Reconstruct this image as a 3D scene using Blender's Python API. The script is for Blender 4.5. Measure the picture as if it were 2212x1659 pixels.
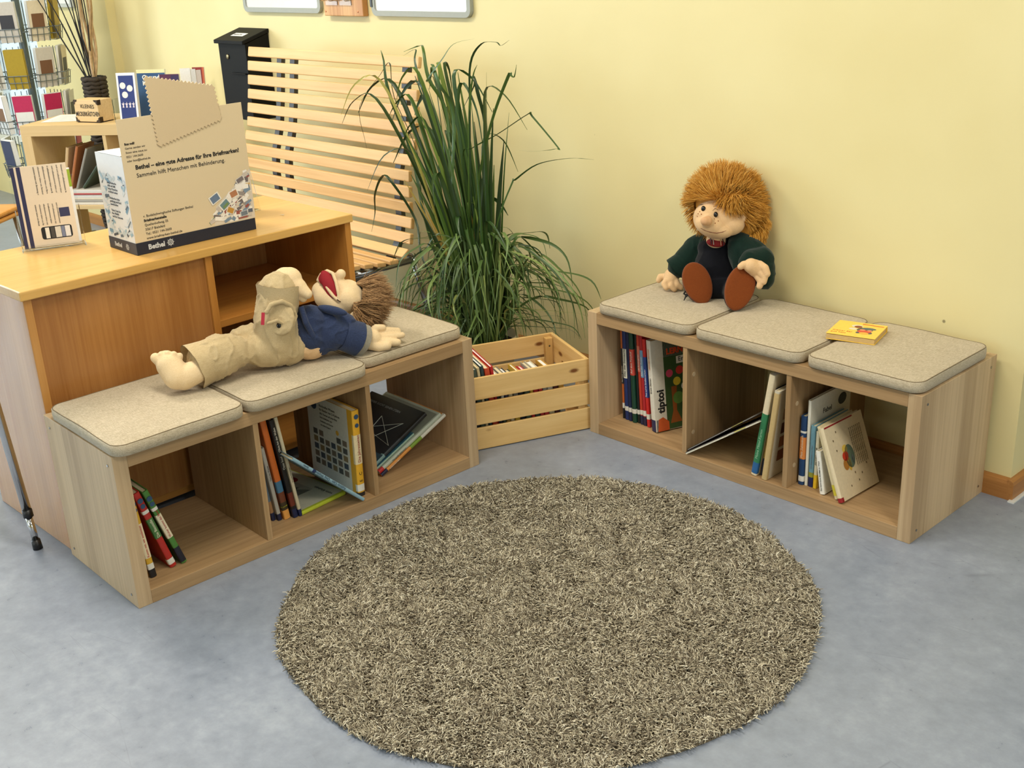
import bpy, bmesh, math, random
import numpy as np
from mathutils import Vector, Matrix, Euler, noise
for o in list(bpy.data.objects): bpy.data.objects.remove(o)
SC = bpy.context.scene
COL = SC.collection
PI = math.pi
R = math.radians
rng = random.Random(7)

# ------------------------------------------------------------------ camera
cd = bpy.data.cameras.new('camera'); cam = bpy.data.objects.new('camera', cd); COL.objects.link(cam)
cr, cu, cf = Vector((0.68846231, 0.72391594, -0.0443323)), Vector((-0.23237115, 0.278068, 0.93203103)), Vector((-0.68703951, 0.63136669, -0.35965652))
cm = Matrix((cr, cu, -cf)).transposed().to_4x4(); cm.translation = (0, 0, 1.5364)
cam.matrix_world = cm
cd.sensor_width = 36; cd.lens = 2489.37 / 2212 * 36; cd.clip_start = 0.05; cd.clip_end = 60
SC.camera = cam

# ------------------------------------------------------------------ world, light, exposure
SC.view_settings.view_transform = 'Standard'; SC.view_settings.look = 'None'
SC.view_settings.gamma = 1; SC.view_settings.use_curve_mapping = False
SC.view_settings.exposure = -0.12
w = bpy.data.worlds.new('world'); SC.world = w; w.use_nodes = True
w.node_tree.nodes['Background'].inputs[0].default_value = (0.62, 0.85, 1.0, 1)
w.node_tree.nodes['Background'].inputs[1].default_value = 1.6

def area(name, loc, target, sx, sy, power, col):
    l = bpy.data.lights.new(name, 'AREA'); l.shape = 'RECTANGLE'; l.size = sx; l.size_y = sy
    l.energy = power; l.color = col
    o = bpy.data.objects.new(name, l); COL.objects.link(o); o.location = loc
    o.rotation_euler = (Vector(target) - Vector(loc)).to_track_quat('-Z', 'Y').to_euler()
    return o
# daylight through the big windows of the room
area('daylight_front', (-3.2, -4.4, 1.7), (-2.4, 2.0, 0.6), 3.4, 2.0, 42, (0.80, 0.90, 1.0))
area('daylight_left', (-8.75, -1.6, 1.6), (-3.0, 1.2, 0.5), 2.7, 1.9, 165, (0.72, 0.87, 1.0))
area('daylight_right', (3.3, 1.0, 1.6), (-1.8, 1.9, 0.3), 2.6, 2.0, 34, (0.93, 0.96, 1.0))
LAMPS = [(-4.4, 1.25, 62), (-4.6, -1.8, 10), (-1.9, 1.25, 42), (-1.5, -1.8, 12), (0.7, 1.25, 52), (-7.2, 1.25, 40)]
for lx, ly, lp in LAMPS:
    area('ceiling_light', (lx, ly, 2.90), (lx, ly, 0), 1.15, 0.5, lp, (1.0, 0.92, 0.79))

# ------------------------------------------------------------------ materials
MATS = {}
def newmat(name):
    m = bpy.data.materials.new(name); m.use_nodes = True
    nt = m.node_tree; b = nt.nodes['Principled BSDF']; MATS[name] = m
    return m, nt, b
def srgb(r, g, b):
    f = lambda c: ((c / 255 + 0.055) / 1.055) ** 2.4 if c > 10 else c / 255 / 12.92
    return (f(r), f(g), f(b), 1)
def node(nt, t, **k):
    n = nt.nodes.new(t)
    for a, v in k.items(): setattr(n, a, v)
    return n
def ramp(nt, src, stops):
    r = node(nt, 'ShaderNodeValToRGB'); e = r.color_ramp.elements
    while len(e) < len(stops): e.new(0.5)
    for i, (p, c) in enumerate(stops): e[i].position = p; e[i].color = c
    nt.links.new(src, r.inputs[0]); return r
def coords(nt, scale, rot=(0, 0, 0), out='Object'):
    tc = node(nt, 'ShaderNodeTexCoord'); mp = node(nt, 'ShaderNodeMapping')
    mp.inputs['Scale'].default_value = scale; mp.inputs['Rotation'].default_value = rot
    nt.links.new(tc.outputs[out], mp.inputs[0]); return mp.outputs[0]
def bump(nt, b, h, strength=0.3, dist=0.002):
    bp = node(nt, 'ShaderNodeBump'); bp.inputs['Strength'].default_value = strength; bp.inputs['Distance'].default_value = dist
    nt.links.new(h, bp.inputs['Height']); nt.links.new(bp.outputs[0], b.inputs['Normal'])
def tex(nt, vec, scale, detail=4, rough=0.6):
    n = node(nt, 'ShaderNodeTexNoise'); n.inputs['Scale'].default_value = scale; n.inputs['Detail'].default_value = detail
    n.inputs['Roughness'].default_value = rough; nt.links.new(vec, n.inputs['Vector']); return n.outputs[0]
def flat(name, col, rough=0.6, var=0.10, sc=60, bmp=0.0, metal=0.0, spec=0.5, sheen=0.0):
    """plain colour with slight procedural mottling"""
    if name in MATS: return MATS[name]
    m, nt, b = newmat(name); c = srgb(*col)
    d = tuple(x * (1 - var) for x in c[:3]) + (1,); h = tuple(min(1, x * (1 + var * .6)) for x in c[:3]) + (1,)
    t = tex(nt, coords(nt, (1, 1, 1)), sc)
    r = ramp(nt, t, [(0.3, d), (0.7, h)]); nt.links.new(r.outputs[0], b.inputs['Base Color'])
    b.inputs['Roughness'].default_value = rough; b.inputs['Metallic'].default_value = metal
    b.inputs['Specular IOR Level'].default_value = spec
    if sheen: b.inputs['Sheen Weight'].default_value = sheen
    if bmp: bump(nt, b, t, bmp, 0.001)
    return m
def wood(name, c1, c2, axis, rough=0.5, plank=0.0, fine=90, spec=0.35, knots=0.0, c3=None):
    """grain stretched along axis; plank>0 gives broad staves of differing tone across the grain"""
    m, nt, b = newmat(name)
    s = [fine] * 3; s[axis] = 2.2
    g = tex(nt, coords(nt, tuple(s)), 1.0, 6, 0.65)
    s2 = [9.0] * 3; s2[axis] = 0.8
    g2 = tex(nt, coords(nt, tuple(s2)), 1.0, 3, 0.5)
    mx = node(nt, 'ShaderNodeMath', operation='MULTIPLY_ADD'); nt.links.new(g2, mx.inputs[0]); mx.inputs[1].default_value = 0.55
    ml = node(nt, 'ShaderNodeMath', operation='MULTIPLY'); nt.links.new(g, ml.inputs[0]); ml.inputs[1].default_value = 0.5
    nt.links.new(ml.outputs[0], mx.inputs[2]); val = mx.outputs[0]
    if plank:
        s3 = [0.0] * 3
        for k in range(3):
            if k != axis: s3[k] = 1.0 / plank
        v = coords(nt, tuple(s3)); fl = node(nt, 'ShaderNodeVectorMath', operation='FLOOR'); nt.links.new(v, fl.inputs[0])
        wn = node(nt, 'ShaderNodeTexWhiteNoise', noise_dimensions='3D'); nt.links.new(fl.outputs[0], wn.inputs['Vector'])
        ad = node(nt, 'ShaderNodeMath', operation='MULTIPLY_ADD'); nt.links.new(wn.outputs['Value'], ad.inputs[0]); ad.inputs[1].default_value = 0.26
        sb = node(nt, 'ShaderNodeMath', operation='SUBTRACT'); nt.links.new(val, sb.inputs[0]); sb.inputs[1].default_value = 0.13
        nt.links.new(sb.outputs[0], ad.inputs[2]); val = ad.outputs[0]
    r = ramp(nt, val, [(0.36, srgb(*c1)), (0.68, srgb(*c2))]); col = r.outputs[0]
    if knots:
        sk = [13.0] * 3; sk[axis] = 6.0; sk[1 if axis == 0 else 0] = 0.0
        vo = node(nt, 'ShaderNodeTexVoronoi'); vo.inputs['Scale'].default_value = 1.0; nt.links.new(coords(nt, tuple(sk)), vo.inputs['Vector'])
        kr = ramp(nt, vo.outputs['Distance'], [(knots * .5, (1, 1, 1, 1)), (knots, (0, 0, 0, 1))])
        mix = node(nt, 'ShaderNodeMix', data_type='RGBA'); nt.links.new(kr.outputs[0], mix.inputs[0]); nt.links.new(col, mix.inputs[6])
        mix.inputs[7].default_value = srgb(*(c3 or (120, 72, 30))); col = mix.outputs[2]
    nt.links.new(col, b.inputs['Base Color'])
    b.inputs['Roughness'].default_value = rough; b.inputs['Specular IOR Level'].default_value = spec
    bump(nt, b, g, 0.12, 0.0006)
    return m
# pale oak-effect foil of the bench shelves, beech of the counter, birch of the slatted bench, pine of the crate
OAK = [wood('oak_foil_' + 'xyz'[a], (142, 112, 76), (186, 154, 112), a, 0.5) for a in range(3)]
OAKP = wood('oak_foil_staves', (172, 145, 110), (208, 181, 143), 2, 0.45, plank=0.075)
BEECH = [wood('beech_' + 'xyz'[a], (170, 110, 46), (198, 140, 66), a, 0.42) for a in range(3)]
BEECHL = [wood('beech_laminate_' + 'xyz'[a], (146, 94, 46), (178, 124, 68), a, 0.22, spec=0.5) for a in range(3)]
BEECHT = wood('beech_top', (204, 160, 96), (228, 190, 128), 1, 0.30, spec=0.5)
BIRCH = wood('birch_slat', (204, 158, 98), (230, 190, 132), 0, 0.45, fine=50)
BIRCHF = [wood('birch_foil_' + 'xyz'[a], (208, 178, 126), (222, 194, 144), a, 0.5) for a in range(3)]
PINE = [wood('pine_' + 'xyz'[a], (206, 164, 98), (234, 200, 138), a, 0.5, fine=45, knots=0.13) for a in range(3)]
SKIRT = [wood('skirting_' + 'xyz'[a], (158, 104, 52), (188, 134, 76), a, 0.35) for a in range(3)]
WHITE = flat('white_paper', (238, 238, 234), 0.6, 0.02)
CREAM = flat('page_cream', (222, 208, 172), 0.8, 0.06, 200)
BLACK = flat('black_plastic', (18, 18, 20), 0.4, 0.1)
NAVY = flat('navy_print', (24, 30, 48), 0.45, 0.08)
INK = flat('black_ink', (22, 22, 24), 0.7, 0.05)
STEEL = flat('brushed_steel', (170, 172, 172), 0.25, 0.05, metal=1.0)
CHROME = flat('chrome', (205, 205, 205), 0.08, 0.02, metal=1.0)
WIRE = flat('grey_wire', (120, 130, 134), 0.35, 0.05, metal=0.8)
def paint(col, rough=0.45): return flat('print_%d_%d_%d' % tuple(col), col, rough, 0.06, 120)

def mk_wall():
    m, nt, b = newmat('yellow_wall_paint')
    v = coords(nt, (1, 1, 1)); t = tex(nt, v, 1.3, 3); f = tex(nt, v, 160, 3)
    r = ramp(nt, t, [(0.3, srgb(223, 208, 151)), (0.7, srgb(231, 218, 164))])
    vo = node(nt, 'ShaderNodeTexVoronoi'); vo.inputs['Scale'].default_value = 3.1; nt.links.new(v, vo.inputs['Vector'])
    kr = ramp(nt, vo.outputs['Distance'], [(0.012, (1, 1, 1, 1)), (0.02, (0, 0, 0, 1))])
    mix = node(nt, 'ShaderNodeMix', data_type='RGBA'); nt.links.new(kr.outputs[0], mix.inputs[0]); nt.links.new(r.outputs[0], mix.inputs[6])
    mix.inputs[7].default_value = srgb(150, 138, 100)
    nt.links.new(mix.outputs[2], b.inputs['Base Color']); b.inputs['Roughness'].default_value = 0.55
    bump(nt, b, f, 0.10, 0.001); return m
WALL = mk_wall()
def mk_floor():
    m, nt, b = newmat('grey_blue_linoleum')
    v = coords(nt, (1, 1, 1)); t = tex(nt, v, 2.2, 8, 0.7); t2 = tex(nt, v, 26, 6, 0.7)
    mx = node(nt, 'ShaderNodeMath', operation='MULTIPLY_ADD'); nt.links.new(t2, mx.inputs[0]); mx.inputs[1].default_value = 0.4
    ml = node(nt, 'ShaderNodeMath', operation='MULTIPLY'); nt.links.new(t, ml.inputs[0]); ml.inputs[1].default_value = 0.6; nt.links.new(ml.outputs[0], mx.inputs[2])
    r = ramp(nt, mx.outputs[0], [(0.36, srgb(124, 132, 146)), (0.52, srgb(140, 148, 162)), (0.66, srgb(156, 164, 176))])
    # hairline scratches
    vs = coords(nt, (0.9, 5.0, 1), (0, 0, 0.9)); vo = node(nt, 'ShaderNodeTexVoronoi', feature='DISTANCE_TO_EDGE'); vo.inputs['Scale'].default_value = 2.3
    nt.links.new(vs, vo.inputs['Vector']); kr = ramp(nt, vo.outputs['Distance'], [(0.0, (1, 1, 1, 1)), (0.006, (0, 0, 0, 1))])
    br = ramp(nt, tex(nt, v, 5, 2), [(0.56, (0, 0, 0, 1)), (0.66, (0.28, 0.28, 0.28, 1))])
    mm = node(nt, 'ShaderNodeMath', operation='MULTIPLY'); nt.links.new(kr.outputs[0], mm.inputs[0]); nt.links.new(br.outputs[0], mm.inputs[1])
    mix = node(nt, 'ShaderNodeMix', data_type='RGBA'); nt.links.new(mm.outputs[0], mix.inputs[0]); nt.links.new(r.outputs[0], mix.inputs[6])
    mix.inputs[7].default_value = srgb(70, 74, 84)
    nt.links.new(mix.outputs[2], b.inputs['Base Color'])
    rr = ramp(nt, t2, [(0.3, (0.26, 0.26, 0.26, 1)), (0.7, (0.42, 0.42, 0.42, 1))]); nt.links.new(rr.outputs[0], b.inputs['Roughness'])
    b.inputs['Specular IOR Level'].default_value = 0.5
    bump(nt, b, t2, 0.05, 0.002); return m
FLOOR = mk_floor()
def mk_fabric(name, c1, c2, sc=700, bm=0.5):
    m, nt, b = newmat(name)
    t = tex(nt, coords(nt, (1, 0.12, 1)), sc, 2); t2 = tex(nt, coords(nt, (0.12, 1, 1)), sc, 2); t3 = tex(nt, coords(nt, (1, 1, 1)), 40, 3)
    a = node(nt, 'ShaderNodeMath', operation='ADD'); nt.links.new(t, a.inputs[0]); nt.links.new(t2, a.inputs[1])
    a2 = node(nt, 'ShaderNodeMath', operation='MULTIPLY_ADD'); nt.links.new(a.outputs[0], a2.inputs[0]); a2.inputs[1].default_value = 0.42
    m3 = node(nt, 'ShaderNodeMath', operation='MULTIPLY'); nt.links.new(t3, m3.inputs[0]); m3.inputs[1].default_value = 0.10; nt.links.new(m3.outputs[0], a2.inputs[2])
    r = ramp(nt, a2.outputs[0], [(0.38, srgb(*c1)), (0.62, srgb(*c2))]); nt.links.new(r.outputs[0], b.inputs['Base Color'])
    b.inputs['Roughness'].default_value = 0.9; b.inputs['Specular IOR Level'].default_value = 0.15; b.inputs['Sheen Weight'].default_value = 0.15
    bump(nt, b, a2.outputs[0], bm, 0.0015); return m
CUSH = mk_fabric('woven_linen', (166, 152, 126), (206, 193, 168))
def mk_strand(name, stops, rough=0.8, spec=0.2):
    m, nt, b = newmat(name)
    g = node(nt, 'ShaderNodeNewGeometry'); r = ramp(nt, g.outputs['Random Per Island'], stops)
    nt.links.new(r.outputs[0], b.inputs['Base Color']); b.inputs['Roughness'].default_value = rough; b.inputs['Specular IOR Level'].default_value = spec
    return m
PILE = mk_strand('shag_pile', [(0.0, srgb(108, 98, 82)), (0.3, srgb(140, 129, 110)), (0.55, srgb(178, 168, 144)), (0.8, srgb(206, 197, 172)), (1.0, srgb(234, 227, 206))])
HAIRO = mk_strand('ginger_plush', [(0, srgb(186, 124, 38)), (0.5, srgb(214, 154, 58)), (1, srgb(238, 186, 96))], 0.6, 0.3)
HAIRB = mk_strand('brown_plush', [(0, srgb(120, 88, 56)), (0.5, srgb(164, 126, 84)), (1, srgb(196, 158, 112))], 0.6, 0.3)
LEAF = mk_strand('grass_leaf', [(0, srgb(30, 52, 20)), (0.45, srgb(48, 78, 30)), (0.8, srgb(84, 114, 44)), (0.96, srgb(124, 148, 66)), (1, srgb(190, 160, 84))], 0.38, 0.5)
LEAFS = mk_strand('grass_leaf_fine', [(0, srgb(42, 66, 30)), (0.5, srgb(78, 104, 50)), (0.9, srgb(116, 140, 78)), (1, srgb(150, 146, 78))], 0.42, 0.45)
def mk_glass(name, col=(1, 1, 1), rough=0.02):
    m, nt, b = newmat(name)
    b.inputs['Base Color'].default_value = (*col, 1); b.inputs['Transmission Weight'].default_value = 1.0
    b.inputs['Roughness'].default_value = rough; b.inputs['IOR'].default_value = 1.2
    return m
ACRYL = mk_glass('clear_acrylic', (0.93, 0.95, 0.96))
GLASS = mk_glass('window_glass')
def mk_emit(name, col, s):
    m, nt, b = newmat(name); b.inputs['Base Color'].default_value = (*col, 1)
    b.inputs['Emission Color'].default_value = (*col, 1); b.inputs['Emission Strength'].default_value = s; return m
DIFF = mk_emit('lamp_diffuser', (1.0, 0.93, 0.82), 2.0)

# ------------------------------------------------------------------ mesh helpers
class MB:
    def __init__(s): s.v = []; s.f = []; s.m = []
    def add(s, vs, fs, mi=0, M=None):
        o = len(s.v)
        for p in vs: s.v.append(tuple(M @ Vector(p)) if M is not None else tuple(p))
        for f in fs: s.f.append(tuple(i + o for i in f)); s.m.append(mi)
        return s
    def box(s, lo, hi, mi=0, M=None):
        (a, b, c), (d, e, f) = lo, hi
        return s.add([(a, b, c), (d, b, c), (d, e, c), (a, e, c), (a, b, f), (d, b, f), (d, e, f), (a, e, f)],
                     [(0, 3, 2, 1), (4, 5, 6, 7), (0, 1, 5, 4), (1, 2, 6, 5), (2, 3, 7, 6), (3, 0, 4, 7)], mi, M)
    def prism(s, poly, lo, hi, axis=2, mi=0, M=None):
        """poly in the two remaining axes, extruded lo..hi along axis"""
        n = len(poly); vs = []
        for h in (lo, hi):
            for (a, b) in poly:
                p = [a, b]; p.insert(axis, h); vs.append(p)
        fs = [tuple(range(n))[::-1], tuple(range(n, 2 * n))] + [(i, (i + 1) % n, n + (i + 1) % n, n + i) for i in range(n)]
        return s.add(vs, fs, mi, M)
    def tube(s, pts, rad, n=8, mi=0, cap=True, M=None):
        pts = [Vector(p) for p in pts]; k = len(pts); rad = rad if hasattr(rad, '__len__') else [rad] * k
        vs = []; up = None
        for i, p in enumerate(pts):
            t = (pts[min(i + 1, k - 1)] - pts[max(i - 1, 0)]).normalized()
            if up is None:
                up = Vector((0, 0, 1)) if abs(t.z) < 0.9 else Vector((1, 0, 0))
            x = t.cross(up).normalized(); y = x.cross(t).normalized(); up = y
            for j in range(n):
                a = 2 * PI * j / n; vs.append(p + (x * math.cos(a) + y * math.sin(a)) * rad[i])
        fs = [(i * n + j, i * n + (j + 1) % n, (i + 1) * n + (j + 1) % n, (i + 1) * n + j) for i in range(k - 1) for j in range(n)]
        if cap: fs += [tuple(range(n))[::-1], tuple(range((k - 1) * n, k * n))]
        return s.add(vs, fs, mi, M)
    def lathe(s, prof, n=24, mi=0, M=None, capb=True, capt=False):
        vs = [(r * math.cos(2 * PI * j / n), r * math.sin(2 * PI * j / n), z) for r, z in prof for j in range(n)]
        k = len(prof)
        fs = [(i * n + j, i * n + (j + 1) % n, (i + 1) * n + (j + 1) % n, (i + 1) * n + j) for i in range(k - 1) for j in range(n)]
        if capb: fs.append(tuple(range(n))[::-1])
        if capt: fs.append(tuple(range((k - 1) * n, k * n)))
        return s.add(vs, fs, mi, M)
    def ell(s, c, r, rot=None, n=14, mi=0, M=None):
        """ellipsoid with centre c, radii r"""
        c = Vector(c); r = r if hasattr(r, '__len__') else (r, r, r); q = rot if rot is not None else Matrix.Identity(3)
        vs = [c + q @ Vector((0, 0, -r[2]))]
        for i in range(1, n):
            th = PI * i / n - PI / 2
            for j in range(2 * n):
                a = PI * j / n; vs.append(c + q @ Vector((r[0] * math.cos(th) * math.cos(a), r[1] * math.cos(th) * math.sin(a), r[2] * math.sin(th))))
        vs.append(c + q @ Vector((0, 0, r[2]))); m = 2 * n; L = len(vs) - 1
        fs = [(0, 1 + (j + 1) % m, 1 + j) for j in range(m)] + [(L, L - m + j, L - m + (j + 1) % m) for j in range(m)]
        for i in range(n - 2):
            for j in range(m):
                a = 1 + i * m; fs.append((a + j, a + (j + 1) % m, a + m + (j + 1) % m, a + m + j))
        return s.add(vs, fs, mi, M)
    def cap(s, p0, p1, r0, r1, n=10, mi=0, M=None):
        """tapered capsule: two balls and a cone"""
        s.ell(p0, r0, n=n, mi=mi, M=M); s.ell(p1, r1, n=n, mi=mi, M=M)
        return s.tube([p0, p1], [r0, r1], 2 * n, mi, True, M)
    def chain(s, pts, rs, n=10, mi=0, M=None):
        for i in range(len(pts) - 1): s.cap(pts[i], pts[i + 1], rs[i], rs[i + 1], n, mi, M)
        return s
def link(name, me, mats, parent=None, smooth=False, bevel=0.0, loc=None, rot=None, seg=2):
    for m in (mats if isinstance(mats, (list, tuple)) else [mats]): me.materials.append(m)
    o = bpy.data.objects.new(name, me); COL.objects.link(o)
    if parent is not None: o.parent = parent
    if loc is not None: o.location = loc
    if rot is not None: o.rotation_euler = rot
    if smooth:
        for p in me.polygons: p.use_smooth = True
    if bevel:
        b = o.modifiers.new('bevel', 'BEVEL'); b.width = bevel; b.segments = seg; b.limit_method = 'ANGLE'; b.angle_limit = R(40); b.harden_normals = False
    return o
def obj(name, mb, mats, parent=None, **k):
    me = bpy.data.meshes.new(name); me.from_pydata(mb.v, [], mb.f)
    me.polygons.foreach_set('material_index', mb.m); me.update()
    return link(name, me, mats, parent, **k)
def box(name, lo, hi, mat, parent=None, bevel=0.0015, **k): return obj(name, MB().box(lo, hi), mat, parent, bevel=bevel, **k)
def thing(name, label, cat, loc=(0, 0, 0), rot=0, group=None, matrix=None):
    o = bpy.data.objects.new(name, None); COL.objects.link(o); o.empty_display_size = 0.05
    if matrix is not None: o.matrix_world = matrix
    else:
        o.location = loc; o.rotation_euler = (0, 0, rot) if not hasattr(rot, '__len__') else rot
    return tag(o, label, cat, group)
def tag(o, label, cat, group=None):
    o['label'] = label; o['category'] = cat
    if group: o['group'] = group
    return o
def struct(name, mb, mat, **k):
    o = obj(name, mb, mat, **k); o['kind'] = 'structure'; return o
def strands_mesh(pts, rad, sides=3):
    """pts (N,K,3), rad (N,K) -> one mesh of thin closed strands"""
    N, K, _ = pts.shape
    t = np.gradient(pts, axis=1); t /= np.linalg.norm(t, axis=2, keepdims=True) + 1e-9
    ref = np.tile(np.array([0.31, 0.17, 0.94]), (N, K, 1)); ref[np.abs((t * ref).sum(2)) > .9] = (1, 0, 0)
    x = np.cross(t, ref); x /= np.linalg.norm(x, axis=2, keepdims=True) + 1e-9; y = np.cross(t, x)
    an = np.arange(sides) * 2 * np.pi / sides
    V = pts[:, :, None, :] + rad[:, :, None, None] * (np.cos(an)[None, None, :, None] * x[:, :, None, :] + np.sin(an)[None, None, :, None] * y[:, :, None, :])
    V = V.reshape(-1, 3)
    base = (np.arange(N) * K * sides)[:, None, None]; k = np.arange(K - 1)[None, :, None] * sides; j = np.arange(sides)[None, None, :]; j2 = (j + 1) % sides
    q = np.stack([base + k + j, base + k + j2, base + k + sides + j2, base + k + sides + j], -1).reshape(-1, 4)
    me = bpy.data.meshes.new('strands'); me.vertices.add(len(V)); me.vertices.foreach_set('co', V.astype(np.float32).ravel())
    me.loops.add(q.size); me.loops.foreach_set('vertex_index', q.astype(np.int32).ravel())
    me.polygons.add(len(q)); me.polygons.foreach_set('loop_start', (np.arange(len(q)) * 4).astype(np.int32))
    me.polygons.foreach_set('loop_total', np.full(len(q), 4, np.int32)); me.update(calc_edges=True)
    me.polygons.foreach_set('use_smooth', np.ones(len(q), bool))
    return me
def blob(name, mb, mat, parent, vox=0.004, smooth=6, disp=None):
    """fuses overlapping closed pieces into one soft continuous surface"""
    me = bpy.data.meshes.new('t'); me.from_pydata(mb.v, [], mb.f); me.update()
    o = bpy.data.objects.new('t', me); COL.objects.link(o)
    r = o.modifiers.new('r', 'REMESH'); r.mode = 'VOXEL'; r.voxel_size = vox
    s = o.modifiers.new('s', 'SMOOTH'); s.factor = 0.5; s.iterations = smooth
    dg = bpy.context.evaluated_depsgraph_get(); me2 = bpy.data.meshes.new_from_object(o.evaluated_get(dg))
    bpy.data.objects.remove(o); bpy.data.meshes.remove(me); me2.name = name
    if disp:
        amp, sc, zs = disp; me2.update()
        for v in me2.vertices:
            p = v.co * sc; q = Vector((p.x, p.y, p.z * zs))
            d = noise.noise(q + Vector((0.6, 0.2, 0)) * noise.noise(q * 0.7)) + 0.35 * noise.noise(q * 2.3 + Vector((5, 1, 2)))
            v.co += v.normal * (amp * (math.exp(-abs(d) * 7) - 0.35))
    return link(name, me2, mat, parent, smooth=True)
def text(s, size, name='lettering', align='LEFT', ext=0.0002, bold=0.0):
    c = bpy.data.curves.new('t', 'FONT'); c.body = s; c.size = size; c.align_x = align; c.extrude = ext; c.offset = bold; c.resolution_u = 2
    o = bpy.data.objects.new('t', c); COL.objects.link(o)
    dg = bpy.context.evaluated_depsgraph_get(); me = bpy.data.meshes.new_from_object(o.evaluated_get(dg))
    bpy.data.objects.remove(o); bpy.data.curves.remove(c); me.name = name; return me
def lettering(s, size, mat, parent, matrix, align='LEFT', bold=0.0, name='lettering'):
    """text whose own x runs along matrix x, up along matrix y, facing matrix z"""
    me = text(s, size, name, align, bold=bold); me.transform(matrix); return link(name, me, mat, parent)
def basis(x, y, loc):
    x = Vector(x).normalized(); y = Vector(y).normalized(); z = x.cross(y)
    m = Matrix((x, y, z)).transposed().to_4x4(); m.translation = loc; return m

# ------------------------------------------------------------------ the room
WY = 2.99
struct('floor', MB().prism([(-9.0, -4.6), (3.6, -4.6), (3.6, 6.0), (-1.5, 6.0), (-1.5, 3.28), (-9.0, 3.28)], -0.1, 0.0, 2), FLOOR)
struct('ceiling', MB().prism([(-9.0, -4.6), (3.6, -4.6), (3.6, 6.0), (-1.5, 6.0), (-1.5, 3.28), (-9.0, 3.28)], 3.0, 3.1, 2), flat('ceiling_white', (232, 228, 216), 0.8, 0.02))
struct('wall_back', MB().box((-6.33, WY, 0), (-1.2, WY + 0.3, 3.0)), WALL)
struct('wall_back_left', MB().box((-7.36, WY - 0.05, 0), (-6.33, WY + 0.3, 3.0)), WALL)
struct('wall_return', MB().box((-1.5, WY + 0.301, 0), (-1.2, 6.0, 3.0)), WALL)
struct('wall_far', MB().box((-1.2, 5.9, 0), (3.6, 6.0, 3.0)), WALL)
struct('wall_right', MB().box((3.5, -4.6, 0), (3.6, 6.0, 0.9)).box((3.5, -4.6, 2.5), (3.6, 6.0, 3.0)).box((3.5, -4.6, 0.9), (3.6, -0.6, 2.5)).box((3.5, 2.6, 0.9), (3.6, 6.0, 2.5)), WALL)
struct('wall_front', MB().box((-12, -4.6, 0), (3.6, -4.5, 0.7)).box((-12, -4.6, 2.7), (3.6, -4.5, 3.0)).box((-12, -4.6, 0.7), (-5.2, -4.5, 2.7)).box((-1.2, -4.6, 0.7), (3.6, -4.5, 2.7)), WALL)
struct('wall_left', MB().box((-9.0, -4.6, 0), (-8.9, 3.28, 0.6)).box((-9.0, -4.6, 2.6), (-8.9, 3.28, 3.0)).box((-9.0, -4.6, 0.6), (-8.9, -3.1, 2.6)).box((-9.0, -0.1, 0.6), (-8.9, 3.28, 2.6)), WALL)
struct('wall_sill', MB().box((-8.9, WY, 0), (-7.36, WY + 0.25, 0.35)).box((-8.9, WY, 2.7), (-7.36, WY + 0.25, 3.0)), WALL)
FRM = flat('window_frame_white', (222, 226, 226), 0.4, 0.02)
def window(n, axis, lo, hi, z0, z1, at, mull):
    fr = MB(); t = 0.06
    def bx(a0, a1, b0, b1):
        if axis == 0: fr.box((a0, at, b0), (a1, at + 0.05, b1))
        else: fr.box((at, a0, b0), (at + 0.05, a1, b1))
    bx(lo, hi, z0, z0 + t); bx(lo, hi, z1 - t, z1); bx(lo, lo + t, z0 + t, z1 - t); bx(hi - t, hi, z0 + t, z1 - t)
    for k in range(1, mull):
        c = lo + (hi - lo) * k / mull; bx(c - t / 2, c + t / 2, z0 + t, z1 - t)
    e = bpy.data.objects.new('window_%d' % n, None); COL.objects.link(e); e['kind'] = 'structure'
    o = obj('window_frame', fr, FRM, e)
    g = MB()
    if axis == 0: g.box((lo + t, at + 0.02, z0 + t), (hi - t, at + 0.026, z1 - t))
    else: g.box((at + 0.02, lo + t, z0 + t), (at + 0.026, hi - t, z1 - t))
    return e, g
e, _ = window(1, 0, -8.88, -7.38, 0.36, 2.69, WY + 0.05, 3)
window(2, 0, -5.2, -1.2, 0.7, 2.7, -4.58, 4)
window(3, 1, -3.1, -0.1, 0.6, 2.6, -8.98, 3)
window(4, 1, -0.6, 2.6, 0.9, 2.5, 3.53, 3)
# skirting: flat face with a rounded top edge
def skirt_prof(): return [(0, 0), (0.017, 0), (0.017, 0.046), (0.014, 0.056), (0.008, 0.0605), (0, 0.0615)]
def skirting(n, p0, p1, out):
    p0, p1, out = Vector(p0), Vector(p1), Vector(out); vs = []; pr = skirt_prof()
    for p in (p0, p1): vs += [p + out * a + Vector((0, 0, b)) for a, b in pr]
    k = len(pr); fs = [(i, (i + 1) % k, k + (i + 1) % k, k + i) for i in range(k)] + [tuple(range(k)), tuple(range(k, 2 * k))[::-1]]
    struct(n, MB().add(vs, fs), SKIRT[0] if abs(p1.x - p0.x) > 0.5 else SKIRT[1])
skirting('baseboard_back', (-6.33, WY, 0), (-1.2, WY, 0), (0, -1, 0))
skirting('baseboard_left', (-7.36, WY - 0.05, 0), (-6.33, WY - 0.05, 0), (0, -1, 0))
skirting('baseboard_right', (-1.2, WY - 0.017, 0), (-1.2, 5.9, 0), (1, 0, 0))
struct('trim_1', MB().box((-1.19, WY - 0.03, 0.0), (-1.172, 5.5, 0.004)), flat('white_sealant', (225, 225, 220), 0.5, 0.03))
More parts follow.
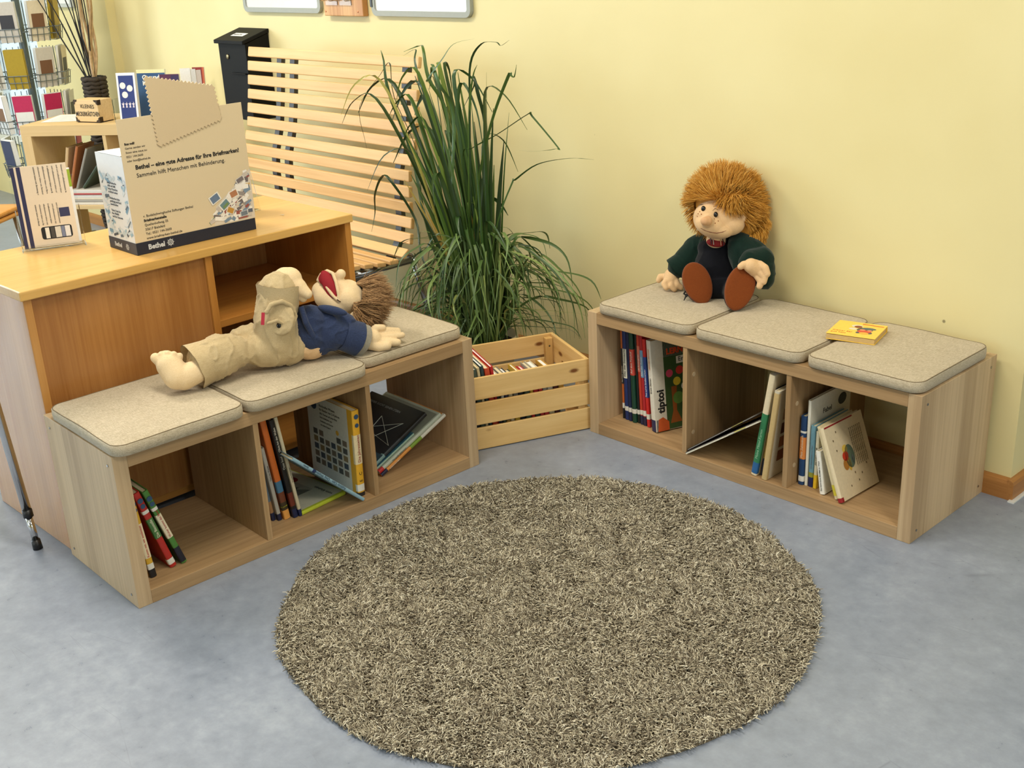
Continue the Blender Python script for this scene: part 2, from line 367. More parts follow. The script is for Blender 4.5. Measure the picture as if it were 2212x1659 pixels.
for i, (lx, ly, lp) in enumerate(LAMPS):
    t = thing('ceiling_lamp', 'rectangular ceiling lamp above the room', 'lamp', (lx, ly, 2.92), 0, 'ceiling lamps')
    box('lamp_housing', (-0.6, -0.28, 0.03), (0.6, 0.28, 0.08), FRM, t)
    box('diffuser', (-0.58, -0.26, 0.0), (0.58, 0.26, 0.03), DIFF, t)
PANE = flat('window_pane', (225, 240, 245), 0.05, 0.01); PANE.node_tree.nodes['Principled BSDF'].inputs['Alpha'].default_value = 0.12
obj('pane', _, PANE, e)

# ------------------------------------------------------------------ the two bench shelves
BL, BD, BH, BT, BV = 1.147, 0.4096, 0.42, 0.038, 0.016
BC = (BL - 2 * BT - 2 * BV) / 3
def bench(label, loc, rot):
    t = thing('bench_shelf', label, 'shelf', loc, rot, None)
    box('top_panel', (BT, 0, BH - BT), (BL - BT, BD, BH), OAK[0], t, 0.0012)
    box('bottom_panel', (BT, 0, 0), (BL - BT, BD, BT), OAK[0], t, 0.0012)
    for k in (0, 1):
        x = k * (BL - BT); s = box('side_panel', (x, 0, 0), (x + BT, BD, BH), OAKP, t, 0.0012)
        xs = -0.0008 if k == 0 else BT + 0.0008
        for yy in (0.03, BD - 0.03):
            for zz in (0.03, BH - 0.03):
                m = Matrix.Translation((x + xs, yy, zz)) @ Matrix.Rotation(PI / 2, 4, 'Y')
                obj('screw', MB().lathe([(0.0035, -0.001), (0.0035, 0.001)], 12, M=m, capt=True), STEEL, s)
    for k in (0, 1):
        x = BT + BC * (k + 1) + BV * k; d = box('divider', (x, 0.002, BT), (x + BV, BD - 0.002, BH - BT), OAK[2], t, 0.0008)
        for zz in (0.10, 0.29):
            sx = x + BV + 0.0004
            obj('dowel_cap', MB().lathe([(0.007, -0.0006), (0.007, 0.0006)], 14, M=Matrix.Translation((sx, 0.035, zz)) @ Matrix.Rotation(PI / 2, 4, 'Y'), capt=True), flat('cap_plastic', (196, 172, 136), 0.5, 0.03), d)
    return t
MR = Matrix.Translation((-2.4177, 2.5646, 0))
ML = Matrix.Translation((-2.5186, 0.9991, 0)) @ Matrix.Rotation(1.5588, 4, 'Z')
bench('pale oak-effect low bench shelf with three openings, standing along the yellow wall', (-2.4177, 2.5646, 0), 0)
bench('pale oak-effect low bench shelf with three openings, in front of the beech counter', (-2.5186, 0.9991, 0), 1.5588)

def cushion(label, M, x0, x1, y0, y1, th=0.034, seed=0, group='linen seat cushions'):
    cx, cy = (x0 + x1) / 2, (y0 + y1) / 2; hx, hy = (x1 - x0) / 2, (y1 - y0) / 2; rc = 0.036
    def ring(inset, z):
        out = []; rr = max(rc - inset * 0.4, 0.01)
        for qx, qy, a0 in ((1, 1, 0), (-1, 1, 90), (-1, -1, 180), (1, -1, 270)):
            for k in range(9):
                a = R(a0 + k * 11.25)
                px = qx * (hx - inset - rr) + rr * math.cos(a); py = qy * (hy - inset - rr) + rr * math.sin(a)
                out.append((px, py, z))
        # more points on the straight sides
        res = []
        for i in range(len(out)):
            a, b = Vector(out[i]), Vector(out[(i + 1) % len(out)]); res.append(a)
            if (b - a).length > 0.05:
                for s in range(1, 10): res.append(a.lerp(b, s / 10))
        return res
    rings = [ring(0.06, 0.0), ring(0.008, 0.0005), ring(0.001, 0.004), ring(0.0, th * 0.5), ring(0.0006, th * 0.88), ring(0.003, th * 0.965), ring(0.008, th), ring(0.035, th + 0.0015), ring(0.08, th + 0.003), ring(0.13, th + 0.003)]
    vs = []; n = len(rings[0])
    for k, rg in enumerate(rings):
        for p in rg:
            q = Vector(p); d = noise.noise(Vector((q.x * 9 + seed * 7, q.y * 9, k * 0.3)))
            q.z += (0.0022 * d if k > 4 else 0); q.x += 0.001 * d; vs.append((q.x + cx, q.y + cy, q.z))
    fs = [(i * n + j, i * n + (j + 1) % n, (i + 1) * n + (j + 1) % n, (i + 1) * n + j) for i in range(len(rings) - 1) for j in range(n)]
    fs += [tuple(range(n))[::-1], tuple(range((len(rings) - 1) * n, len(rings) * n))]
    m = M @ Matrix.Translation((0, 0, BH + 0.0006)); t = thing('seat_cushion', label, 'cushion', group=group, matrix=m)
    obj('cushion_pad', MB().add(vs, fs), CUSH, t, smooth=True)
    sm = [Vector(vs[5 * n + j]) + Vector((0, 0, 0.0002)) for j in range(n)]; sm.append(sm[0])
    obj('piping', MB().tube(sm, 0.0011, 6, cap=False), flat('seam_brown', (120, 104, 78), 0.9, 0.1), t, smooth=True)
W3 = 0.372
cushion('beige linen seat cushion on the wall bench, under the ginger puppet, nearest the crate', MR, 0.040, 0.040 + W3, -0.008, 0.370, seed=1)
cushion('beige linen seat cushion on the wall bench, the middle one of its three', MR, 0.424, 0.424 + W3 - 0.006, -0.010, 0.372, seed=2)
cushion('beige linen seat cushion on the wall bench, with the yellow board book on its edge', MR, 0.803, 0.803 + W3 - 0.032, -0.008, 0.378, seed=3)
cushion('light beige linen cushion on the counter bench, nearest the camera, under the bare puppet foot', ML, 0.0, W3 - 0.012, -0.030, 0.372, seed=4)
cushion('light beige linen cushion on the counter bench, middle one under the lying puppet body', ML, 0.368, 0.368 + W3 + 0.012, -0.026, 0.372, seed=5)
cushion('light beige linen cushion on the counter bench, far one beside the plant and crate', ML, 0.758, 0.758 + W3 + 0.008, 0.020, 0.385, seed=6)

# ------------------------------------------------------------------ rug
t = thing('round_rug', 'round shaggy beige and taupe rug lying on the grey floor', 'rug', (-1.797, 1.734, 0))
RR = 0.668
obj('rug_backing', MB().lathe([(0.001, 0.0005), (RR - 0.012, 0.0005), (RR - 0.012, 0.005), (0.001, 0.006)], 96, capb=True, capt=True), flat('rug_backing_taupe', (112, 100, 80), 0.95, 0.2, 300), t)
def rug_pile():
    g = np.random.default_rng(5); N = 90000; K = 4
    r = RR * np.sqrt(g.random(N)) * 0.992; a = g.random(N) * 2 * np.pi
    r *= 1 + 0.008 * np.sin(a * 9 + 1.3)
    p = np.stack([r * np.cos(a), r * np.sin(a), np.full(N, 0.004)], 1)
    # clumps of yarn lean together
    ph = np.sin(p[:, 0] * 31 + 2 * np.sin(p[:, 1] * 23)) + np.sin(p[:, 1] * 37 + 2.2 * np.sin(p[:, 0] * 19 + 1))
    la = ph * 1.7 + g.normal(0, 1.0, N); lean = 0.30 + 0.75 * g.random(N)
    L = 0.0150 + 0.008 * g.random(N); side = g.random((N, 2)) * 2 * np.pi
    pts = np.zeros((N, K, 3)); 
    for k in range(K):
        s = k / (K - 1); h = np.sin(s * (1.15 + 0.5 * lean)) / (1.15 + 0.5 * lean) * 1.0
        out = (1 - np.cos(s * 1.3)) * 1.1 * lean
        wob = 0.0030 * np.sin(s * 5 + side[:, 0])
        pts[:, k, 0] = p[:, 0] + L * out * np.cos(la) + wob * np.cos(side[:, 1])
        pts[:, k, 1] = p[:, 1] + L * out * np.sin(la) + wob * np.sin(side[:, 1])
        pts[:, k, 2] = p[:, 2] + L * h * (0.75 + 0.25 * (1 - lean))
    wd = 0.0011 + 0.0006 * g.random(N)
    rad = wd[:, None] * np.array([1.0, 1.15, 1.0, 0.45])[None]
    return strands_mesh(pts, rad)
p = link('shag_pile', rug_pile(), PILE, t); p['kind'] = 'stuff'

# ------------------------------------------------------------------ beech counter
MC = Matrix.Translation((-2.937, 1.014, 0)) @ Matrix.Rotation(R(91.5), 4, 'Z')
t = thing('counter_cabinet', 'orange beech counter cabinet with closed panel, open niche and glossy end, behind the lying puppet', 'cabinet', matrix=MC)
CL, CDp, CHt = 1.052, 0.485, 0.755
box('worktop', (-0.008, -0.008, CHt - 0.026), (CL + 0.006, CDp + 0.005, CHt), wood('beech_worktop', (204, 156, 80), (226, 184, 112), 0, 0.28, spec=0.5), t, 0.003)
box('end_panel', (0, 0.0, 0.0), (0.022, CDp, CHt - 0.0265), wood('beech_end', (174, 118, 56), (202, 150, 84), 2, 0.2, spec=0.6), t, 0.0015)
box('end_panel', (CL - 0.022, 0.0, 0.0), (CL, CDp, CHt - 0.0265), BEECH[2], t, 0.0015)
box('divider', (0.532, 0.003, 0.03), (0.554, CDp - 0.02, CHt - 0.0265), BEECH[2], t, 0.0015)
box('front_panel', (0.0225, 0.012, 0.06), (0.5315, 0.028, CHt - 0.028), BEECHL[2], t, 0.0005)
box('front_panel', (0.0225, 0.03, 0.03), (0.5315, 0.046, 0.0595), BEECH[0], t, 0.0005)
box('inner_shelf', (0.5545, 0.012, 0.506), (CL - 0.0225, CDp - 0.02, 0.528), BEECH[0], t, 0.0012)
box('back_panel', (0.0225, CDp - 0.012, 0.03), (CL - 0.0225, CDp - 0.002, CHt - 0.027), BEECHL[2], t, 0.0)
box('bottom_panel', (0.0225, 0.05, 0.03), (CL - 0.0225, CDp - 0.02, 0.05), BEECH[0], t, 0.0)

# ------------------------------------------------------------------ books
def book(label, M, w, h, d, cov, group, lean=0.0, yaw=0.0, at=(0, 0), bands=(), texts=(), side=None, soft=False, page=None, z0=None, Mfull=None, covers=()):
    """thickness w on x, depth d on y (spine at y=0), height h on z. lean tips the top towards +x."""
    z = BT + 0.0008 if z0 is None else z0
    if Mfull is None:
        sgn = w if lean > 0 else 0.0
        lm = Matrix.Translation((at[0], at[1], z)) @ Matrix.Rotation(yaw, 4, 'Z')
        lm = lm @ Matrix.Translation((sgn, 0, 0)) @ Matrix.Rotation(lean, 4, 'Y') @ Matrix.Translation((-sgn, 0, 0))
        Mfull = M @ lm
    t = thing('book', label, 'book', matrix=Mfull, group=group)
    ct = min(0.0024, w * 0.2) if not soft else 0.0006
    n = 6; mb = MB(); cm_ = paint(cov)
    sec = [(0, d)] + [(0, 0.004)] + [(w / 2 - math.cos(PI * i / n) * (w / 2), 0.004 - math.sin(PI * i / n) * min(0.0035, w * .3)) for i in range(1, n)] + [(w, 0.004), (w, d)]
    inn = [(w - ct, d), (w - ct, 0.0055), (ct, 0.0055), (ct, d)]
    # closed C-shaped section, built as quads strips: outer wall, inner wall
    poly = sec + inn; k = len(poly); vs = [(a, b, 0) for a, b in poly] + [(a, b, h) for a, b in poly]
    mb.add(vs, [(i, (i + 1) % k, k + (i + 1) % k, k + i) for i in range(k)] + [tuple(range(k))[::-1], tuple(range(k, 2 * k))])
    obj('book_cover', mb, cm_, t)
    ins = 0.003 if not soft else 0.0004
    obj('page_block', MB().box((ct + 1e-4, 0.006, ins), (w - ct - 1e-4, d - ins, h - ins)), page or CREAM, t)
    ys = -0.0004
    for (a, b, c) in bands:  # bands round the spine
        q = MB(); e_ = 0.0004
        s2 = [(-e_, 0.012), (-e_, 0.004)] + [(w / 2 - math.cos(PI * i / n) * (w / 2 + e_), 0.004 - e_ - math.sin(PI * i / n) * min(0.0035, w * .3)) for i in range(1, n)] + [(w + e_, 0.004), (w + e_, 0.012)]
        kk = len(s2); vs = [(x, y, a * h) for x, y in s2] + [(x, y, b * h) for x, y in s2]
        q.add(vs, [(i, i + 1, kk + i + 1, kk + i) for i in range(kk - 1)])
        obj('spine_band', q, paint(c), t)
    for (s, a, size, c) in texts:  # spine lettering reads upwards
        m = basis((0, 0, 1), (-1, 0, 0), (w / 2 + size * 0.35, 0.004 - min(0.0035, w * .3) - 0.0008, a * h))
        lettering(s, size, paint(c), t, m, name='spine_lettering')
    for (sd, y0, y1, za, zb, c) in covers:  # printed panels on a cover face, sd 0 or 1
        x = -0.0004 if sd == 0 else w + 0.0004
        q = MB().add([(x, y0 * d, za * h), (x, y1 * d, za * h), (x, y1 * d, zb * h), (x, y0 * d, zb * h)], [(0, 1, 2, 3) if sd else (3, 2, 1, 0)])
        obj('cover_print', q, paint(c), t)
    return t
def cover_text(t, s, size, c, sd, w, y, z, rot=0.0, bold=0.0):
    """lettering on a cover face; sd 1 faces +x (reads along +y), sd 0 faces -x (reads along -y)"""
    X = Vector((0, 1, 0)) if sd else Vector((0, -1, 0)); Y = Vector((0, 0, 1)); x = w + 0.0008 if sd else -0.0008
    r = Matrix.Rotation(rot, 3, 'X'); lettering(s, size, paint(c), t, basis(r @ X, r @ Y, (x, y, z)), name='cover_lettering', bold=bold)
def cover_shape(t, pts, c, sd, w, name='cover_picture', e_=0.0006):
    x = w + e_ if sd else -e_; f = tuple(range(len(pts)))
    obj(name, MB().add([(x, a, b) for a, b in pts], [f if sd else f[::-1]]), paint(c), t)
def circ(cy, cz, r, n=18, rz=None): return [(cy + r * math.cos(2 * PI * i / n), cz + (rz or r) * math.sin(2 * PI * i / n)) for i in range(n)]

# --- wall bench, opening 1 (local x 0.038 - 0.384)
G1 = 'upright picture books in the first opening of the wall bench'
WH = (226, 224, 214)
b1 = [
 ('thin orange picture book with a black title strip, leftmost in the wall bench opening', 0.0075, 0.305, 0.23, (196, 98, 36), [(0.40, 0.80, (40, 36, 34)), (0.12, 0.18, WH), (0.0, 0.12, (26, 26, 30))], [('Das Wetter entdecken', 0.42, 0.006, (200, 190, 170))], 0.03),
 ('dark blue book with a white dinosaur title label on its spine', 0.016, 0.315, 0.24, (28, 48, 104), [(0.46, 0.78, (236, 232, 214)), (0.10, 0.15, WH)], [('Alles über Dinosaurier', 0.475, 0.0105, (24, 24, 26))], 0.04),
 ('plain navy book between the dinosaur book and the green book', 0.013, 0.315, 0.24, (20, 32, 72), [(0.10, 0.15, WH)], [], 0.04),
 ('dark green book with a red title label on its spine', 0.016, 0.315, 0.24, (18, 66, 48), [(0.52, 0.80, (206, 74, 60)), (0.10, 0.15, WH)], [('Auf dem Ponyhof', 0.54, 0.0105, (240, 230, 220))], 0.05),
 ('black-green slim book squeezed beside the red books', 0.010, 0.312, 0.24, (20, 28, 26), [(0.10, 0.15, WH)], [], 0.05),
 ('orange-red book with a red title label beside the black-green one', 0.011, 0.312, 0.24, (196, 60, 40), [(0.58, 0.86, (224, 120, 96)), (0.11, 0.16, WH), (0, .1, (34, 40, 74))], [('Im Kindergarten', 0.6, 0.008, (240, 230, 220))], 0.06),
 ('red book with a light blue title strip on its spine', 0.013, 0.306, 0.24, (176, 34, 40), [(0.54, 0.84, (120, 160, 196)), (0.11, 0.17, WH), (0, .1, (34, 34, 64))], [('Alles über Piraten', 0.555, 0.009, (240, 240, 240))], 0.065),
 ('bright red book with a blue title strip beside the white play-book', 0.013, 0.298, 0.24, (204, 40, 36), [(0.34, 0.80, (36, 66, 140)), (0.09, 0.15, WH)], [('Pass auf im Straßenverkehr', 0.35, 0.0085, (240, 240, 240))], 0.075),
]
x = 0.062
for (lb, w_, h_, d_, c_, bd, tx, ln) in b1:
    book(lb, MR, w_, h_, d_, c_, G1, lean=-ln, at=(x + ln * 0.2, 0.085 - (x - 0.062) * 0.12 + (x > 0.12) * 0.008), bands=bd, texts=tx); x += w_ + 0.0018
t = book('thick white play-book with colourful tree cover, rightmost in the first wall bench opening', MR, 0.030, 0.300, 0.255, (226, 222, 208), G1, lean=-0.13, yaw=R(-19), at=(0.207, 0.068),
         bands=[(0.0, 0.13, (30, 40, 84))], texts=[('Erste Zahlen', 0.42, 0.010, (30, 30, 30)), ('LERN-BAUERNHOF', 0.68, 0.008, (226, 120, 40))], covers=[(1, 0.17, 0.995, 0.005, 0.995, (54, 84, 44)), (1, 0.0, 0.17, 0.0, 1.0, (222, 218, 204)), (1, 0.17, 0.995, 0.80, 0.995, (198, 200, 190))])
cover_text(t, 'LERN', 0.026, (222, 80, 36), 1, 0.030, 0.055, 0.248, 0.0, 0.001); cover_text(t, 'SPIELE', 0.020, (206, 170, 60), 1, 0.030, 0.120, 0.262)
cover_shape(t, [(0.09, 0.212), (0.24, 0.216), (0.24, 0.240), (0.09, 0.236)], (226, 222, 208), 1, 0.030); cover_text(t, 'Erste Zahlen', 0.022, (30, 30, 30), 1, 0.0302, 0.097, 0.219)
cover_shape(t, [(0.056, 0.02), (0.10, 0.02), (0.082, 0.06), (0.086, 0.14), (0.066, 0.14), (0.068, 0.06)], (150, 84, 36), 1, 0.030)
for (a, b_, r_, c_) in ((0.062, 0.185, 0.013, (212, 74, 108)), (0.10, 0.190, 0.014, (206, 60, 50)), (0.088, 0.155, 0.014, (224, 200, 60)), (0.14, 0.162, 0.017, (206, 60, 50)), (0.165, 0.198, 0.014, (214, 190, 60)), (0.196, 0.18, 0.012, (212, 74, 108)), (0.18, 0.12, 0.014, (214, 190, 60)), (0.13, 0.11, 0.017, (214, 90, 120)), (0.115, 0.135, 0.012, (226, 226, 216)), (0.165, 0.145, 0.020, (170, 178, 170)), (0.18, 0.045, 0.02, (200, 70, 50)), (0.142, 0.04, 0.018, (226, 222, 206)), (0.2, 0.085, 0.03, (84, 130, 56)), (0.09, 0.10, 0.02, (96, 140, 66))):
    cover_shape(t, circ(a, b_, r_), c_, 1, 0.0301)
m = basis((0, 0, 1), (0, 1, 0), (0.0309, 0.020, 0.080)); lettering('tiptoi', 0.036, INK, t, basis((0, 0, 1), (0, -1, 0), (0.0309, 0.036, 0.060)), bold=0.0012)
cover_shape(t, [(0.008, 0.0), (0.05, 0.0), (0.05, 0.028), (0.028, 0.046), (0.012, 0.04)], (204, 92, 44), 1, 0.0303)

# --- wall bench, opening 2 (local x 0.4003 - 0.7466)
G2 = 'board books in the middle opening of the wall bench'
def lying(label, P, yawz, tilt_x, tilt_y, w, h, d, cov, group, **k):
    """book lying nearly flat: thickness up; P lower-left-front corner"""
    m = Matrix.Translation(P) @ Matrix.Rotation(yawz, 4, 'Z') @ Matrix.Rotation(tilt_x, 4, 'X') @ Matrix.Rotation(tilt_y, 4, 'Y') @ Matrix.Rotation(-PI / 2, 4, 'Y') @ Matrix.Translation((0, 0, -h))
    return book(label, None, w, h, d, cov, group, Mfull=m, **k)
# two thin board books wedged slantwise, cut-out page tabs facing out
def tab_book(label, P, ang, w, L, D_, cov, tabs, group):
    t = thing('book', label, 'book', matrix=MR @ Matrix.Translation(P) @ Matrix.Rotation(-ang, 4, 'Y'), group=group)
    box('book_cover', (0, 0, 0), (L, D_, 0.0016), paint(cov), t, 0)
    box('page_block', (0, 0.001, 0.0017), (L - 0.004, D_ - 0.002, w - 0.0017), flat('board_pages', (228, 224, 206), 0.5, 0.04), t, 0)
    box('book_cover', (0, 0, w - 0.0016), (L, D_, w), paint((60, 50, 46)), t, 0)
    for (a, b_, c_) in tabs: box('page_tab', (a, -0.004, 0.002), (b_, 0.0005, w - 0.002), paint(c_), t, 0)
tab_book('thin white board book with index tabs, leaning low across the middle opening', (0.405, -0.004, BT + 0.001), 0.60, 0.0065, 0.315, 0.22, (232, 228, 208), [(0.19, 0.216, (236, 234, 222)), (0.219, 0.262, (224, 214, 120))], G2)
tab_book('thin dark board book with yellow tabs, resting on the white tabbed one', (0.404, 0.006, BT + 0.010), 0.64, 0.005, 0.30, 0.21, (52, 46, 56), [(0.17, 0.20, (236, 234, 222)), (0.204, 0.25, (214, 204, 100))], G2)
book('worn board book with green and cream spine leaning right in the middle opening', MR, 0.019, 0.330, 0.24, (222, 208, 176), G2, lean=0.155, at=(0.634, 0.008),
     bands=[(0.02, 0.13, (40, 96, 150)), (0.13, 0.62, (48, 122, 80))], texts=[('Meine Mittel-Karten', 0.17, 0.012, (150, 196, 160))], page=WHITE)
book('black slim picture book behind the green-spined board book', MR, 0.006, 0.285, 0.235, (34, 34, 44), G2, lean=0.150, at=(0.656, 0.022), bands=[(0.2, 0.5, (150, 120, 50))])
t = book('white picture book with a photo grid on its back, leaning against the second divider', MR, 0.016, 0.285, 0.20, (206, 198, 176), G2, lean=0.115, at=(0.675, 0.003), bands=[(0.0, 0.98, (196, 170, 118))])
for i in range(4):
    for j in range(3): cover_shape(t, [(0.04 + j * 0.05, 0.05 + i * 0.045), (0.08 + j * 0.05, 0.05 + i * 0.045), (0.08 + j * 0.05, 0.085 + i * 0.045), (0.04 + j * 0.05, 0.085 + i * 0.045)], [(120, 70, 44), (150, 96, 60), (96, 60, 44), (170, 140, 110)][(i + j) % 4], 1, 0.016)

# --- wall bench, opening 3 (local x 0.7626 - 1.109)
G3 = 'picture books in the third opening of the wall bench'
t = book('dark blue book with an orange spine label, upright by the divider', MR, 0.017, 0.212, 0.16, (22, 60, 104), G3, at=(0.770, 0.046), bands=[(0.05, 0.13, WH), (0.38, 0.70, (214, 130, 60)), (0.76, 0.79, WH)], texts=[('Mein Zahlenbuch', 0.40, 0.010, (230, 210, 180))])
t = book('large white picture book with a small black cover drawing, behind the pale blue book', MR, 0.009, 0.262, 0.21, (226, 222, 206), G3, at=(0.7885, 0.050), covers=[(1, 0.1, 1.0, 0.0, 0.62, (110, 150, 168))])
cover_text(t, 'Fabel', 0.022, INK and (40, 36, 30), 1, 0.009, 0.065, 0.205); cover_shape(t, circ(0.165, 0.222, 0.022, 14, 0.018), (28, 28, 34), 1, 0.009)
book('light blue book with olive and navy foot, third from the divider', MR, 0.015, 0.188, 0.17, (112, 158, 176), G3, at=(0.7998, 0.052), bands=[(0.0, 0.16, (22, 34, 84)), (0.16, 0.24, (150, 150, 50))], texts=[('Die kleine Reise ans Meer', 0.30, 0.007, (120, 130, 140))])
book('slim cream book with a yellow foot on the spine', MR, 0.0105, 0.176, 0.16, (222, 214, 186), G3, lean=0.01, at=(0.817, 0.050), bands=[(0.0, 0.24, (240, 196, 40))], texts=[('JULI KANN MEHR', 0.42, 0.007, (60, 60, 50))])
t = book('small white book leaning left, with black print on its cover', MR, 0.016, 0.128, 0.115, (236, 234, 224), G3, lean=-0.16, at=(0.852, 0.030), texts=[('Auf der Wiese', 0.5, 0.006, (60, 60, 60)), ('Das kleine bunte Büchlein', 0.08, 0.006, (60, 60, 60))])
cover_shape(t, circ(0.07, 0.07, 0.024, 14), (36, 36, 34), 1, 0.016); cover_shape(t, circ(0.085, 0.03, 0.016, 14), (36, 36, 34), 1, 0.016)
book('cream board book with yellow spine print, leaning under the larger board book', MR, 0.011, 0.212, 0.165, (222, 208, 168), G3, lean=-0.33, at=(0.902, 0.028), bands=[(0.05, 0.2, (214, 200, 60))], page=flat('board_cream', (226, 214, 176), 0.6, 0.05))
t = book('large cream board book with a small painted picture on its back, leaning left', MR, 0.014, 0.216, 0.185, (224, 208, 172), G3, lean=-0.36, yaw=R(-2), at=(0.921, 0.016), bands=[(0.0, 0.06, (150, 30, 34))], covers=[(1, 0.03, 0.75, 0.975, 0.995, (150, 30, 34))])
for (a, b_, r_, q_, c_) in ((0.085, 0.11, 0.022, 0.034, (90, 110, 92)), (0.066, 0.115, 0.014, 0.014, (200, 60, 36)), (0.060, 0.092, 0.012, 0.016, (178, 120, 50)), (0.076, 0.09, 0.008, 0.02, (214, 176, 70)), (0.095, 0.098, 0.006, 0.014, (150, 160, 170)), (0.07, 0.135, 0.012, 0.012, (222, 190, 80))): cover_shape(t, circ(a, b_, r_, 14, q_), c_, 1, 0.0141)
for (a, b_) in ((0.03, 0.17), (0.05, 0.19), (0.035, 0.14), (0.12, 0.05), (0.10, 0.035), (0.09, 0.06), (0.15, 0.07), (0.06, 0.03)): cover_shape(t, circ(a, b_, 0.0022, 8, 0.0035), (110, 90, 60), 1, 0.0141)
for k in range(7): cover_text(t, 'ein kleines Buch zum Vorlesen und Schauen', 0.0062, (110, 96, 72), 1, 0.0143, 0.108 + k * 0.0085, 0.185, -PI / 2)

# --- yellow board book on the cushion
mY = Matrix.Translation((-1.637, 2.700, BH + 0.0385)) @ Matrix.Rotation(R(14), 4, 'Z')
t = thing('board_book', 'thick yellow board book with a painted cover, lying on the right cushion', 'book', matrix=mY)
box('cover_board', (0, 0, 0.0165), (0.136, 0.125, 0.0185), paint((248, 208, 86)), t, 0.0008)
box('cover_board', (0, 0, 0.0), (0.136, 0.125, 0.002), paint((240, 196, 70)), t, 0.0008)
box('page_block', (0.001, 0.001, 0.0021), (0.134, 0.118, 0.0150), flat('kraft_pages', (206, 172, 112), 0.7, 0.08), t, 0.0005)
box('spine', (0.0, 0.119, 0.0021), (0.136, 0.125, 0.0164), paint((236, 190, 60)), t, 0.0005)
def top_shape(pts, c, z=0.0188): obj('cover_picture', MB().add([(a, b, z) for a, b in pts], [tuple(range(len(pts)))]), paint(c), t)
for (a, b_, r_, q_, c_, z) in ((0.090, 0.062, 0.022, 0.020, (80, 84, 70), .0187), (0.062, 0.088, 0.016, 0.012, (222, 214, 190), .0188), (0.066, 0.083, 0.011, 0.010, (140, 70, 40), .0189), (0.058, 0.062, 0.012, 0.009, (226, 218, 190), .0187), (0.092, 0.048, 0.019, 0.013, (216, 78, 48), .0189), (0.084, 0.060, 0.008, 0.006, (236, 150, 110), .0190), (0.104, 0.060, 0.007, 0.006, (236, 150, 110), .0190), (0.095, 0.034, 0.013, 0.008, (240, 180, 70), .0190), (0.078, 0.036, 0.006, 0.008, (70, 80, 96), .0188), (0.110, 0.040, 0.006, 0.008, (70, 80, 96), .0188), (0.098, 0.076, 0.020, 0.010, (84, 104, 104), .0188)):
    top_shape(circ(a, b_, r_, 16, q_), c_, z)
top_shape([(0.07, 0.108), (0.130, 0.104), (0.131, 0.110), (0.07, 0.115)], (222, 120, 50))
lettering('Kleiner Bär', 0.012, paint((222, 130, 60)), t, basis((1, 0, 0), (0, 1, 0), (0.008, 0.030, 0.0188)))
lettering('gute Reise', 0.010, paint((222, 130, 60)), t, basis((1, 0, 0), (0, 1, 0), (0.008, 0.016, 0.0188)))

# --- counter bench, opening 1
G4 = 'colourful knowledge books in the nearest opening of the counter bench'
def knot(t, w, h, a=0.9):
    for zz, rr in ((a * h, 0.0075), (0.83 * h, 0.0065)):
        q = MB().lathe([(rr, -0.0003), (rr, 0.0003)], 16, M=Matrix.Translation((w / 2, -0.0008, zz)) @ Matrix.Rotation(PI / 2, 4, 'X'), capt=True)
        obj('spine_emblem', q, paint((44, 76, 110)), t)
t = book('yellow knowledge book with red lettering, leftmost in the nearest opening', ML, 0.017, 0.242, 0.22, (214, 168, 48), G4, lean=-0.10, at=(0.066, 0.052), bands=[(0.0, 0.10, (26, 26, 30)), (0.10, 0.17, WH), (0.24, 0.66, (232, 216, 176))], texts=[('Komm mit, wir entdecken', 0.25, 0.009, (190, 40, 36))]); knot(t, 0.017, 0.242)
t = book('red knowledge book with green title patch, middle one in the nearest opening', ML, 0.018, 0.246, 0.22, (178, 42, 34), G4, lean=-0.27, at=(0.127, 0.062), bands=[(0.04, 0.11, WH), (0.40, 0.66, (72, 118, 60)), (0.73, 0.77, WH)], texts=[('Die Baustelle', 0.41, 0.011, (236, 230, 200))]); knot(t, 0.018, 0.246)
t = book('green knowledge book with white title strip, rightmost in the nearest opening', ML, 0.016, 0.246, 0.22, (74, 128, 54), G4, lean=-0.30, at=(0.158, 0.060), bands=[(0.02, 0.22, (26, 30, 46)), (0.36, 0.68, (234, 222, 190)), (0.74, 0.78, WH)], texts=[('Woher kommt das Brot?', 0.37, 0.009, (178, 50, 44))]); knot(t, 0.016, 0.246)

# --- counter bench, opening 2
G5 = 'books in the middle opening of the counter bench'
book('slim dark green book with pale page edge, leftmost in the middle opening', ML, 0.007, 0.310, 0.25, (60, 84, 74), G5, lean=-0.098, at=(0.4345, 0.105), bands=[(0, 0.10, (24, 28, 46))], page=WHITE)
book('white thin book with tiny red print on its spine', ML, 0.008, 0.300, 0.24, (206, 204, 192), G5, lean=-0.105, at=(0.4432, 0.098), bands=[(0, 0.09, (150, 60, 44))], texts=[('wir sehen uns', 0.2, 0.005, (150, 50, 44))])
book('grey-blue picture book behind the small white book', ML, 0.011, 0.308, 0.25, (96, 112, 124), G5, lean=-0.110, at=(0.4535, 0.090), bands=[(0.0, 0.08, (26, 34, 66)), (0.08, .2, (160, 120, 80))])
book('small pale grey book standing before the orange one', ML, 0.012, 0.232, 0.20, (176, 172, 160), G5, lean=-0.115, at=(0.4665, 0.078), bands=[(0.0, 0.09, (28, 34, 66))], texts=[('Tiere am Wasser', 0.55, 0.007, (90, 80, 70))])
book('orange book with blue and striped foot in the middle opening', ML, 0.019, 0.322, 0.26, (206, 106, 40), G5, lean=-0.12, at=(0.482, 0.070), bands=[(0.0, 0.09, (226, 160, 80)), (0.09, 0.17, (60, 50, 30)), (0.12, 0.13, (190, 190, 60)), (0.17, 0.27, (110, 60, 36)), (0.27, 0.38, (70, 116, 146))])
